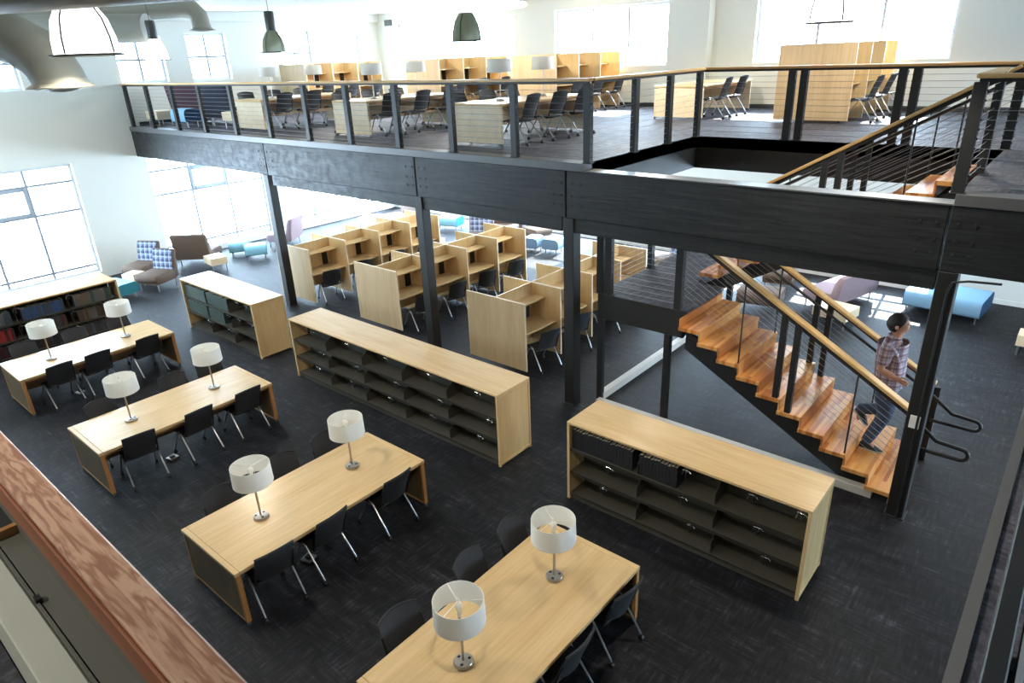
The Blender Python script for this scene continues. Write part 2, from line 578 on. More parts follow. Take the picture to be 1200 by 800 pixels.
def dup(root, label, loc, rz, group=None):
    r = root.copy(); col.objects.link(r)
    r.location = loc; r.rotation_euler = (0, 0, rz)
    r['label'] = label
    if group: r['group'] = group
    for c in kids(root):
        d = c.copy(); col.objects.link(d); d.parent = r
        for g in kids(c):
            e = g.copy(); col.objects.link(e); e.parent = d
    return r


# ------------------------------------------------------------------ room shell
F = 4.15                       # mezzanine floor
XL, YB, ZC = -22.0, 18.15, 7.25
XR, YF = 9.0, -4.0
YB1 = 8.461                    # face of the mezzanine beam
VX0, VX1, VY0, VY1 = -5.85, -1.06, 8.72, 12.2   # stair opening in the mezzanine

struct(MB().box(XL - .3, XR + .3, YF - .3, YB + .3, -.2, 0).build('floor', 'carpet_charcoal'), 'charcoal carpet with fine linear flecks on the ground floor')
m = MB()
for x0, x1, y0, y1 in ((XL, VX0, YB1 + .24, YB), (VX0, VX1, VY1, YB), (VX1, XR, YB1 + .24, YB), (0.036, XR, YF, YB1 + .24), (-9.0, 0.036, YF, 0.11)):
    m.box(x0, x1, y0, y1, F - .2, F)
struct(m.build('floor', 'carpet_mezzanine'), 'grey carpet floor of the upper mezzanine')
m = MB()
for x0, x1, y0, y1 in ((XL, VX0 - .12, YB1 + .24, YB), (VX0 - .12, VX1 + .12, VY1 + .12, YB), (VX1 + .12, XR, YB1 + .24, YB), (0.06, XR, YF, YB1 + .24), (-9.0, 0.06, YF, 0.17)):
    m.box(x0, x1, y0, y1, 3.6, 3.65)
struct(m.build('ceiling', 'soffit_white'), 'white soffit below the mezzanine')
struct(MB().box(XL - .3, XR + .3, YF - .3, YB + .3, ZC, ZC + .2).build('ceiling', 'ceiling_white'), 'high white ceiling')


def wall(name, axis, c0, c1, u0, u1, z0, z1, holes, label, mat='white_wall'):
    us = sorted({u0, u1} | {h[0] for h in holes} | {h[1] for h in holes})
    zs = sorted({z0, z1} | {h[2] for h in holes} | {h[3] for h in holes})
    m = MB()
    for i in range(len(us) - 1):
        run = None
        for k in range(len(zs) - 1):
            cu, cz = (us[i] + us[i + 1]) / 2, (zs[k] + zs[k + 1]) / 2
            hole = any(h[0] < cu < h[1] and h[2] < cz < h[3] for h in holes)
            if not hole:
                if run is None: run = zs[k]
            if (hole or k == len(zs) - 2) and run is not None:
                top = zs[k] if hole else zs[k + 1]
                if axis == 0: m.box(c0, c1, us[i], us[i + 1], run, top)
                else: m.box(us[i], us[i + 1], c0, c1, run, top)
                run = None
    return struct(m.build(name, mat), label)


LW = [(0.9, 6.68, .18, 3.34), (8.68, 12.45, .18, 3.25), (13.2, 17.6, .12, 3.25)]
LU = [(4.75, 6.09, 5.3, 6.6), (8.55, 9.93, 5.32, 6.58), (10.68, 11.98, 5.3, 6.66), (13.9, 15.15, 5.3, 6.7), (15.9, 17.3, 5.3, 6.7)]
BW = [(-21.6, -17.0, .12, 3.2), (-16.4, -11.6, .12, 3.2), (-11.0, -6.4, .12, 2.2), (-5.2, -2.3, 0.6, 2.2)]
BU = [(-20.9, -15.2, 5.2, 6.85), (-13.6, -9.75, 5.25, 6.85), (-7.3, -2.95, 5.25, 6.75)]
FU = [(-20, -15.5, 4.6, 6.6)]
wall('wall_left', 0, XL - .3, XL, YF, YB + .3, 0, ZC, LW + LU, 'white end wall with tall windows')
wall('wall_back', 1, YB, YB + .3, XL, XR, 0, ZC, BW + BU, 'white back wall with wide windows')
wall('wall_front', 1, YF - .3, YF, XL, XR, 0, ZC, FU, 'grey wall behind the viewer', 'wall_grey')
RW = [(10.0, 16.6, .3, 3.1), (10.0, 16.6, 4.95, 6.7)]
wall('wall_right', 0, XR, XR + .3, YF - .3, YB + .3, 0, ZC, RW, 'white wall at the far right')
struct(MB().box(-9.15, -8.42, YB - .32, YB, F, ZC).build('trim_1', 'white_wall'), 'white pilaster on the upper back wall')
m = MB()
m.box(XL, XL + .02, YB1 + .3, YB - .02, F, F + .11)
struct(m.build('baseboard_left', 'baseboard_dark'))
struct(MB().box(XL, XR, YB - .02, YB, F, F + .11).build('baseboard_back', 'baseboard_dark'), 'dark baseboard on the upper back wall')
struct(MB().box(XL, XR, YB - .02, YB, 0, .11).build('baseboard_back', 'plastic_white'), 'white baseboard on the lower back wall')
m = MB(); m.box(XL, XL + .16, YF, YB, 6.98, 7.25)
struct(m.build('trim_2', 'white_wall'), 'white ledge under the ceiling on the end wall')

WN = [0]


def window(axis, c, hole, nu, zsplit, outward, sash=None, label=''):
    """frame, mullions and panes in a wall hole; c = inner wall face"""
    WN[0] += 1
    u0, u1, z0, z1 = hole
    o = outward
    w0, w1 = sorted((c + o * .14, c + o * .22))
    g0, g1 = sorted((c + o * .175, c + o * .185))
    root = bpy.data.objects.new('window_%d' % WN[0], None); col.objects.link(root)
    root['kind'] = 'structure'
    root['label'] = label

    def bx(m, a0, a1, b0, b1, p0, p1):
        return m.box(p0, p1, a0, a1, b0, b1) if axis == 0 else m.box(a0, a1, p0, p1, b0, b1)
    t = .07
    m = MB()
    bx(m, u0, u0 + t, z0, z1, w0, w1); bx(m, u1 - t, u1, z0, z1, w0, w1)
    bx(m, u0 + t, u1 - t, z0, z0 + t, w0, w1); bx(m, u0 + t, u1 - t, z1 - t, z1, w0, w1)
    m.build('window_frame', 'window_frame_white', root)
    us = [u0 + t + (u1 - u0 - 2 * t) * i / nu for i in range(nu + 1)]
    zs = [z0 + t] + list(zsplit) + [z1 - t]
    for u in us[1:-1]:
        bx(MB(), u - .032, u + .032, z0 + t, z1 - t, w0, w1).build('mullion', 'mullion_grey', root)
    for z in zs[1:-1]:
        bx(MB(), u0 + t, u1 - t, z - .032, z + .032, w0 + .004, w1 - .004).build('transom', 'mullion_grey', root)
    for i in range(nu):
        for k in range(len(zs) - 1):
            bx(MB(), us[i], us[i + 1], zs[k], zs[k + 1], g0, g1).build('pane', 'window_glass', root)
            if sash and (i, k) in sash:
                m = MB(); a = .09; q0, q1 = w0 - .01, w1 + .01
                bx(m, us[i] + .02, us[i] + .02 + a, zs[k] + .02, zs[k + 1] - .02, q0, q1); bx(m, us[i + 1] - a - .02, us[i + 1] - .02, zs[k] + .02, zs[k + 1] - .02, q0, q1)
                bx(m, us[i] + a, us[i + 1] - a, zs[k] + .02, zs[k] + .02 + a, q0, q1); bx(m, us[i] + a, us[i + 1] - a, zs[k + 1] - a - .02, zs[k + 1] - .02, q0, q1)
                m.build('window_sash', 'window_sash_grey', root)
    cu, cz = (u0 + u1) / 2, (z0 + z1) / 2
    p = c + o * .28
    portal((p, cu, cz) if axis == 0 else (cu, p, cz), u1 - u0, z1 - z0, (-o, 0, 0) if axis == 0 else (0, -o, 0))


window(0, XL, LW[0], 5, (.40, 2.05, 2.86), -1, {(3, 2), (1, 2)}, 'tall gridded window behind the long bookcase on the end wall')
window(0, XL, LW[1], 3, (.40, 2.05, 2.78), -1, {(1, 2)}, 'tall gridded window behind the lounge seats on the end wall')
window(0, XL, LW[2], 4, (.40, 2.05, 2.78), -1, None, 'tall window nearest the far corner on the end wall')
for h, nm in zip(LU, ('partly behind the big elbow duct', 'second from the left', 'third from the left', 'fourth from the left, washed out', 'nearest the far corner')):
    window(0, XL, h, 2, ((h[2] + h[3]) / 2,), -1, None, 'small upper window on the end wall, ' + nm)
for h, nm in zip(BW, ('by the far corner', 'behind the plaid chairs', 'behind the blue stools', 'behind the blue bench')):
    window(1, YB, h, 4 if h[1] - h[0] > 4 else 3, (1.1, 2.3) if h[3] > 3 else (1.1, 1.65), 1, None, 'wide lower window on the back wall ' + nm)
for h, nm in zip(BU, ('in the far corner', 'left of the pilaster', 'right of the pilaster')):
    window(1, YB, h, 3, (), 1, None, 'bright upper window on the back wall ' + nm)
for h, nm in zip(RW, ('lower', 'upper')):
    window(0, XR, h, 5, (), 1, None, nm + ' window in the right end wall, out of view')
for h, nm in zip(FU, ('one', 'two', 'three', 'four')):
    window(1, YF, h, 4, (), -1, None, 'window in the wall behind the viewer')

# ------------------------------------------------------------------ mezzanine structure
POSTX = [-14.9, -9.6, -6.12, -0.97]
xs = [XL] + [-14.76, -9.6, -6.16, -1.08] + [XR]
BL = ['far end by the end wall', 'between first and second columns', 'between second and third columns', 'above the staircase', 'right end past the last column']
for i in range(5):
    o = MB().box(xs[i] + .012, xs[i + 1] - .012, YB1, YB1 + .24, 3.305, 4.03, .008).build('timber_beam', 'painted_timber')
    struct(o, 'black painted heavy timber beam, ' + BL[i])
    b = MB()
    for ex, sg in ((xs[i], 1), (xs[i + 1], -1)):
        if ex in (XL, XR): continue
        for dx in (.1, .26):
            for z in (3.5, 3.65, 3.84):
                b.tube([(ex + sg * dx, YB1 - .012, z), (ex + sg * dx, YB1 + .02, z)], .018, 6)
    if b.v:
        q = b.build('bolt_heads', 'black_steel', o)
m = MB(); m.box(XL, VX0, YB1 - .015, YB1 + .26, 4.031, F + .005, .004); m.box(VX1, XR, YB1 - .015, YB1 + .26, 4.031, F + .005, .004); m.box(VX0, VX1, YB1 - .015, YB1 + .26, 4.031, 4.048)
struct(m.build('trim_3', 'edge_steel'), 'grey steel angle capping the timber beam')
for i in range(1, 4):
    o = MB().box(xs[i] + .1, xs[i + 1] - (.1 if i < 3 else 0), YB1 + .03, YB1 + .22, 3.07, 3.303, .006).build('steel_beam', 'painted_timber')
    struct(o, 'black lower steel beam ' + BL[i])
m = MB()
m.box(VX0 - .12, VX0, VY0, VY1 + .12, 3.57, F - .01); m.box(VX1, VX1 + .12, VY0, VY1 + .12, 3.57, F - .01); m.box(VX0, VX1, VY1, VY1 + .12, 3.57, F - .01)
struct(m.build('trim_4', 'post_black'), 'black fascia around the stair opening')
m = MB(); m.box(.0, .036, .285, YB1 - .02, 3.6, F + .012)
struct(m.build('trim_5', 'edge_steel'), 'grey steel edge of the near bridge floor')

CL = ['column at the far left beside the first bookcase', 'column among the study carrels', 'column left of the stair landing', 'column at the foot of the stairs']
for i, x in enumerate(POSTX):
    t = thing('steel_column', 'black square ' + CL[i], 'column', (x, YB1 + .12, 0), 0, 'black columns under the mezzanine')
    MB().box(-.1, .1, -.12, .085, 0, 3.305, .008).build('shaft', 'post_black', t)
    MB().box(-.12, .12, -.14, .1, 0, .02, .004).build('base_plate', 'post_black', t)
    if i == 3:
        MB().box(-.055, .055, -.135, -.12, 1.33, 1.5, .004).build('switch_plate', 'plastic_white', t, None, 'white square plate')
        MB().tube([(.03, -.135, .02), (.03, -.135, 3.1), (.06, -.135, 3.2), (.2, -.135, 3.24), (.5, -.135, 3.26)], .014, 8).build('conduit', 'post_black', t, 40)


# ------------------------------------------------------------------ guard rails
def guard(name, label, p0, p1, post_s, z0=F, top=5.33, cables=11, first=None, rail=True, matcap='rail_maple', posts=True):
    """horizontal cable guard from p0 to p1 (xy), posts at distances post_s"""
    p0, p1 = Vector((p0[0], p0[1], 0)), Vector((p1[0], p1[1], 0))
    L = (p1 - p0).length
    ang = math.atan2(p1.y - p0.y, p1.x - p0.x)
    t = thing(name, label, 'railing', (p0.x, p0.y, z0), ang)
    H = top - z0
    for s in post_s:
        p = MB().box(s - .06, s + .06, -.045, .045, 0, H - .07, .004).build('post', 'post_black', t)
        m = MB()
        for k in range(cables):
            z = .09 + (H - .24) * k / (cables - 1)
            m.tube([(s - .07, 0, z), (s + .07, 0, z)], .012, 6)
        m.build('cable_sleeve', 'caster_black', p)['kind'] = 'stuff'
        MB().box(s - .08, s + .08, -.06, .06, 0, .012, .003).build('foot_plate', 'post_black', p)
    for k in range(cables):
        z = .09 + (H - .24) * k / (cables - 1)
        MB().tube([(0, 0, z), (L, 0, z)], .003, 5).build('cable', 'cable_steel', t)
    if rail:
        MB().box(-.02, L + .02, -.025, .025, H - .07, H - .035, .003).build('rail_plate', 'post_black', t)
        MB().box(-.05, L + .05, -.06, .06, H - .035, H + .008, .01).build('handrail_cap', matcap, t)
    return t


px = [-21.85, -20.46, -18.95, -17.45, -15.93, -14.42, -12.92, -11.5, -10.04, -8.62, -7.21, -5.8]
guard('cable_railing', 'long cable railing with maple cap along the mezzanine beam', (-21.95, YB1 + .07), (-5.8, YB1 + .07), [x + 21.95 for x in px])
guard('cable_railing', 'cable railing on the left side of the stair opening', (-5.8, YB1 + .2), (-5.8, VY1 - .06), [1.19, 2.32, 3.42], matcap='rail_maple')
guard('cable_railing', 'cable railing on the far side of the stair opening', (-5.8, VY1 + .06), (-1.0, VY1 + .06), [1.58, 1.78, 3.24, 3.44, 4.74])
guard('cable_railing', 'cable railing right of the stairs along the mezzanine beam', (-1.06, YB1 + .07), (5.0, YB1 + .07), [0.0, 1.5, 3.0, 4.5, 5.9])
guard('cable_railing', 'short cable railing turning back beside the top of the stairs', (-1.06, YB1 + .2), (-1.06, 10.05), [1.37])

# ------------------------------------------------------------------ stairs
RISE, RUN = .1825, .3165
LZ = 11 * RISE                # landing height
SY0, SY1 = 8.68, 10.2
st = thing('staircase', 'open hardwood staircase descending from the landing to the floor', 'staircase', (0, 0, 0))
for k in range(1, 11):
    z = RISE * k
    xn = -1.055 - RUN * (k - 1)
    MB().box(xn - RUN - .03, xn, SY0, SY1, z - .062, z, .006).build('tread', 'stair_hardwood', st)
    MB().box(xn - RUN - .03, xn - RUN, SY0 + .03, SY1 - .03, z - .001, z + RISE - .062, .003).build('riser', 'stair_hardwood', st)
MB().box(-1.055 - .03 - .02, -1.055 - .03, SY0 + .03, SY1 - .03, 0, RISE - .062, .003).build('riser', 'stair_hardwood', st)
for y in (SY0 + .22, SY1 - .28):
    m = MB()
    m.prism([(-4.22, LZ - .62), (-4.22, LZ - .30), (-1.62, .26), (-1.4, .10), (-1.4, 0), (-1.66, 0)], 1, y, y + .06)
    m.build('stringer', 'post_black', st)

ld = thing('stair_landing', 'black steel stair landing with dark carpet deck on thin legs', 'landing', (0, 0, 0))
LX0, LX1, LY0, LY1 = -5.82, -4.25, 8.9, 12.05
LX2, LYM = -4.74, 10.26
m = MB(); m.box(LX0, LX1, LY0, LYM, LZ - .05, LZ); m.box(LX0, LX2, LYM, LY1, LZ - .05, LZ)
m.build('deck', 'carpet_mezzanine', ld)
m = MB()
m.box(LX0, LX1 - .02, LY0 - .03, LY0 + .05, LZ - .44, LZ - .001, .004); m.box(LX0 - .03, LX0 + .05, LY0 + .05, LY1, LZ - .44, LZ - .001, .004)
m.box(LX1 - .1, LX1 - .02, LY0 + .05, LYM, LZ - .44, LZ - .055, .004); m.box(LX2 - .1, LX2 - .02, LYM, LY1, LZ - .44, LZ - .055, .004); m.box(LX0 + .05, LX2 - .1, LY1 - .08, LY1, LZ - .44, LZ - .055, .004)
m.build('frame_beam', 'post_black', ld)
for x, y in ((LX0 + .04, LY0 + .03), (LX1 - .28, LY0 + .03), (LX0 + .04, LY1 - .06), (LX2 - .1, LY1 - .06)):
    MB().box(x - .05, x + .05, y - .05, y + .05, 0, LZ - .44, .004).build('leg', 'post_black', ld)
guard('landing_railing', 'cable railing on the front edge of the stair landing', (LX0 + .02, LY0), (LX1 - .1, LY0), [0.02, .18, 1.42], LZ, LZ + 1.15, 11, matcap='rail_maple')
guard('landing_railing', 'cable railing on the left edge of the stair landing', (LX0 + .02, LY0 + .18), (LX0 + .02, LY1), [1.5, 2.9], LZ, LZ + 1.15, 11, matcap='rail_maple')

o = MB().box(LX0 - .02, LX0 + .1, LY0 + .05, LY1 + .4, 0, .14, .006).build('floor_kerb', 'kerb_white')
tag(o, 'white low kerb on the floor under the left edge of the landing', 'kerb')
o = MB().box(LX0 + .1, -1.3, SY0 + .02, SY0 + .14, 0, .12, .006).build('floor_kerb', 'kerb_white')
tag(o, 'pale low kerb along the floor in front of the staircase', 'kerb')

# upper flight
UY0, UY1 = 10.28, 11.85
us = thing('staircase', 'upper hardwood flight rising from the landing to the mezzanine', 'staircase', (0, 0, 0))
UR = (F - LZ) / 12
for k in range(1, 12):
    z = LZ + UR * k
    xn = -4.72 + RUN * (k - 1)
    MB().box(xn, xn + RUN + .03, UY0, UY1, z - .062, z, .006).build('tread', 'stair_hardwood', us)
    MB().box(xn + RUN, xn + RUN + .03, UY0 + .03, UY1 - .03, z - .001, z + UR - .062, .003).build('riser', 'stair_hardwood', us)
for y in (UY0 + .2, UY1 - .26):
    m = MB(); m.prism([(-4.7, LZ - .3), (-4.7, LZ - .07), (-1.25, F - .25), (-1.1, F - .45)], 1, y, y + .06)
    m.build('stringer', 'post_black', us)


def stair_rail(name, label, y, xa, xb, zf, rods, newels, inner, loops=False, cables=10, top_h=None, base=None):
    """raking guard in plane y from xa to xb; zf(x) gives the top of the cap, base(x) the tread line"""
    t = thing(name, label, 'railing', (0, 0, 0))
    sl = (zf(xb) - zf(xa)) / (xb - xa)
    n = Vector((-sl, 0, 1)).normalized(); d = Vector((1, 0, sl)).normalized()

    def bar(y0, y1, h0, h1, b):
        M = Matrix((( d.x, 0, n.x, xa), (0, 1, 0, y), (d.z, 0, n.z, zf(xa)), (0, 0, 0, 1)))
        L = (xb - xa) / d.x
        return MB().box(0, L, y0, y1, h0, h1, b, M)
    bar(-.065, .065, -.045, 0, .01).build('handrail_cap', 'rail_maple', t)
    bar(-.02, .02, -.085, -.045, .003).build('rail_plate', 'post_black', t)
    yi = y + inner
    m = MB(); m.tube([(xa, yi, zf(xa) - .17), (xb, yi, zf(xb) - .17)], .021, 10)
    x = xa + .3
    while x < xb - .1:
        m.tube([(x, y, zf(x) - .085), (x, yi, zf(x) - .17)], .009, 6); x += 1.15
    m.build('grab_rail', 'black_steel', t, 40)
    for x in rods:
        MB().tube([(x, y, base(x)), (x, y, zf(x) - .07)], .012, 8).build('baluster_rod', 'black_steel', t, 40)
    for x in newels:
        MB().box(x - .04, x + .04, y - .04, y + .04, base(x), zf(x) - .07, .004).build('newel_post', 'post_black', t)
    for k in range(cables):
        dz = .2 + (0.98 - .2) * k / (cables - 1)
        MB().tube([(xa, y, zf(xa) - dz), (xb, y, zf(xb) - dz)], .003, 5).build('cable', 'cable_steel', t)
    if loops:
        zb = base(xb)
        x0 = xb
        zz = zf(x0) - .17
        ctl = [(x0, zz), (x0 + .26, zz - .2), (x0 + .52, zz - .22)]
        r = .075
        for a in range(90, -91, -30): ctl.append((x0 + .54 + r * cos(radians(a)), zz - .22 - r + r * sin(radians(a))))
        ctl += [(x0 + .4, zz - .22 - 2 * r), (x0 + .02, zz - .22 - 2 * r)]
        MB().tube([(q[0], yi, q[1]) for q in ctl], .026, 10).build('rail_loop', 'black_steel', t, 60)
        MB().box(x0 - .02, x0 + .06, y - .04, y + .04, 0, zf(xb) - .06, .004).build('newel_post', 'post_black', t)
    return t


low = lambda x: RISE * max(1, min(10, math.floor((-1.055 - x) / RUN) + 1))
zn = lambda x: 1.47 - .591 * (x + 1.09)
stair_rail('stair_railing', 'near raking maple railing of the lower stair flight', SY0 + .05, -4.2, -1.0, zn, (-3.3, -1.72), (-2.72, -2.53), .1, True, base=low)
stair_rail('stair_railing', 'far raking maple railing of the lower stair flight', SY1 - .05, -4.2, -1.0, lambda x: zn(x) - .17 + .0, (-3.3, -1.75), (-2.72, -2.53), -.1, True, base=low)
up = lambda x: LZ + UR * max(1, min(11, math.floor((x + 4.72) / RUN) + 1))
zu = lambda x: 5.31 + .578 * (x + 1.06)
stair_rail('stair_railing', 'near raking maple railing of the upper stair flight', UY0 + .05, -4.6, -1.06, zu, (-3.9, -1.9), (-2.95, -2.75), .1, base=up)
stair_rail('stair_railing', 'far raking maple railing of the upper stair flight', UY1 - .05, -4.6, -1.06, zu, (-3.9, -1.9, -1.6), (-2.95, -2.75), -.1, base=up)

# ------------------------------------------------------------------ near parapet and near bridge railing
pp = thing('parapet_ledge', 'reddish oak capped ledge with a grey recessed shelf at the bottom left', 'ledge', (0, 0, 0))
MB().box(-7.0, -.72, .203, .275, 4.81, 4.85, .004).build('cap_board', 'oak_cap', pp)
MB().box(-7.0, -.72, .196, .203, 4.765, 4.838, .002).build('fascia_board', 'oak_fascia', pp)
MB().box(-7.0, -.72, .262, .272, 3.4, 4.81).build('hall_panel', 'parapet_grey', pp)
MB().box(-7.0, -.72, .204, .262, 4.35, 4.4).build('recessed_shelf', 'parapet_grey', pp)
m = MB(); m.box(-7.0, -.72, .193, .200, 4.34, 4.405); m.build('shelf_lip', 'parapet_grey', pp)
MB().box(-7.0, -.72, .113, .192, F, 4.39, .004).build('white_panel', 'parapet_white', pp)
MB().box(-2.295, -2.275, .2005, .262, 4.4, 4.43).build('divider', 'maple_edge', pp)
MB().box(-4.3, -2.295, .2035, .2620, 4.4, 4.41).build('dark_compartment', 'socket_black', pp)  # thin black sheet standing in for the dark compartment beside the divider
MB().box(-1.905, -1.88, .193, .208, 4.398, 4.415).build('clip', 'socket_black', pp)

br = thing('bridge_railing', 'near black railing of the bridge at the right edge', 'railing', (0, 0, 0))
MB().box(.047, .082, .5, 8.3, 4.66, 4.71, .003).build('middle_rail', 'post_black', br)
MB().tube([(.098, .5, 4.7), (.098, 8.3, 4.7)], .008, 8).build('rod', 'chrome', br, 40)
MB().tube([(.125, .5, 4.7), (.125, 8.3, 4.7)], .008, 8).build('rod', 'chrome', br, 40)
for y in (2.6, 4.6, 6.6):
    MB().box(.1, .16, y - .03, y + .03, F, 5.25, .004).build('post', 'post_black', br)
for y in (1.2, 3.6, 5.6, 7.6):
    MB().box(.05, .13, y - .02, y + .02, F, 4.68, .003).build('bracket', 'post_black', br)
MB().box(.09, .19, .5, 8.3, 5.25, 5.29, .006).build('handrail_cap', 'rail_maple_y', br)

# ------------------------------------------------------------------ reading tables
END_MAT, EDGE_MAT = 'panel_maple_shaded', 'maple_edge'  # lower tables' end panels: shade darkened into the wood colour


def make_table(name, label, loc):
    """4 x 9 ft reading table, origin at the corner of the near -X foot"""
    W, L, H = 1.216, 2.742, .74
    t = thing(name, label, 'table', loc, 0, 'maple reading tables')
    MB().box(0, W, .062, L - .062, H - .045, H, .004).build('tabletop', 'maple_y', t)
    for y0 in (0, L - .06):
        MB().box(0, W, y0, y0 + .06, H - .045, H, .004).build('end_board', 'maple_x', t)
    for y0 in (.02, L - .06):
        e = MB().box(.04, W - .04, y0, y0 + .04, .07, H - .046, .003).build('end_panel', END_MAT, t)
        m = MB()
        m.box(0, .04, y0 - .008, y0 + .048, .05, H - .046, .003); m.box(W - .04, W, y0 - .008, y0 + .048, .05, H - .046, .003); m.box(.04, W - .04, y0 - .008, y0 + .048, .05, .075, .003)
        m.build('edge_band', EDGE_MAT, e)
        for x in (.02, W - .02):
            MB().box(x - .018, x + .018, y0, y0 + .04, 0, .05, .003).build('foot', 'edge_steel', t)
    MB().box(W / 2 - .02, W / 2 + .02, .06, L - .06, .3, H - .05, .003).build('modesty_panel', 'maple_shade', t)
    m = MB(); m.box(.06, .09, .06, L - .06, H - .1, H - .046); m.box(W - .09, W - .06, .06, L - .06, H - .1, H - .046)
    m.build('apron', 'maple_edge', t)
    return t


TW, TL = 1.216, 2.742
tables = [(-3.894, 2.21, 'nearest maple reading table, cut off by the bottom edge'), (-7.196, 2.218, 'second nearest maple reading table, in front of the parapet'),
          (-11.016, 2.268, 'third maple reading table, two lamps, glossy with window light'), (-14.824, 2.357, 'farthest ground floor reading table, by the window bookcase')]
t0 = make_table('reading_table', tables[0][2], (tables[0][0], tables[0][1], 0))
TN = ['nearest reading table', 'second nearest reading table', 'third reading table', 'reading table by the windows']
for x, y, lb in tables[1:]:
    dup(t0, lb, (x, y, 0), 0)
UT = [(-9.5, 9.42, 'upstairs reading table behind the railing, nearest the stair opening'), (-13.35, 9.5, 'middle one of the upstairs reading tables'), (-17.2, 9.3, 'upstairs reading table nearest the end wall'),
      (-8.28, 14.9, 'upstairs reading table beside the pilaster')]
END_MAT, EDGE_MAT = 'maple_pale', 'maple_pale'
ut0 = make_table('reading_table', UT[0][2], (UT[0][0], UT[0][1], F))
for x, y, lb in UT[1:]:
    dup(ut0, lb, (x, y, F), 0)
UTN = ['upstairs table nearest the stair opening', 'middle upstairs table', 'upstairs table nearest the end wall', 'upstairs table beside the pilaster']

# ------------------------------------------------------------------ lamps
def make_lamp(label, loc):
    t = thing('table_lamp', label, 'lamp', loc, 0, 'white drum table lamps')
    b = MB(); b.lathe([(0.0, 0), (.088, 0), (.09, .004), (.09, .024), (.082, .034), (.02, .04), (0, .04)], 28)
    base = b.build('lamp_base', 'brushed_nickel', t, 40)
    for a in (60, 180, 300):
        x, y = .055 * cos(radians(a)), .055 * sin(radians(a))
        MB().box(x - .013, x + .013, y - .013, y + .013, .03, .0395, .002).build('socket', 'socket_black', base)
    MB().tube([(0, 0, .035), (0, 0, .55)], .0125, 12).build('stem', 'brushed_nickel', t, 40)
    m = MB(); m.lathe([(.0, .545), (.018, .545), (.018, .6), (.0, .6)], 12); m.build('bulb_holder', 'plastic_white', t, 40)
    MB().lathe([(.0, .6), (.016, .602), (.022, .625), (.033, .655), (.03, .685), (.014, .705), (0, .708)], 14).build('bulb', 'bulb_white', t, 60)
    s = MB(); R0, R1, z0, z1 = .228, .222, .50, .735
    s.lathe([(R0, z0), (R1, z1), (R1 - .004, z1), (R0 - .004, z0), (R0, z0)], 40)
    sh = s.build('lamp_shade', 'shade_linen', t, 40)
    m = MB()
    for zz, rr in ((z1 - .004, R1 - .002), (z0 + .004, R0 - .002)):
        m.tube([(rr * cos(2 * pi * k / 32), rr * sin(2 * pi * k / 32), zz) for k in range(33)], .0035, 5, False)
    for a in (40, 160, 280):
        m.tube([(0, 0, z1 - .02), (R1 * cos(radians(a)), R1 * sin(radians(a)), z1 - .006)], .003, 5)
    hp = [(.03 * sin(q) * 1.3, 0, .56 + (z1 - .02 - .56) * k / 8) for k, q in enumerate([pi * i / 8 for i in range(9)])]
    m.tube(hp, .003, 5); m.tube([(-p[0], 0, p[2]) for p in hp], .003, 5)
    m.tube([(0, 0, z1 - .022), (0, 0, z1 + .012)], .007, 6)
    m.build('shade_spider', 'plastic_white', sh)
    return t


lamp0 = None
for i, (x, y, lb) in enumerate(tables):
    for k, ly in enumerate((2.93, 4.27)):
        lx = (-3.287, -6.64, -10.445, -14.2)[i]
        yy = ly + (0, 0, .05, .12)[i]
        lab = 'white drum lamp on the %s, %s' % (TN[i], ('the one nearer the viewer', 'the one farther from the viewer')[k])
        if lamp0 is None: lamp0 = make_lamp(lab, (lx, yy, .74))
        else: dup(lamp0, lab, (lx, yy, .74), random.random() * 6)
for i, (x, y, lb) in enumerate(UT[:3]):
    for k, dy in enumerate((.72, 2.05)):
        dup(lamp0, 'white drum lamp on the %s, %s' % (UTN[i], ('the front one', 'the rear one')[k]), (x + .608, y + dy, F + .74), random.random() * 6)

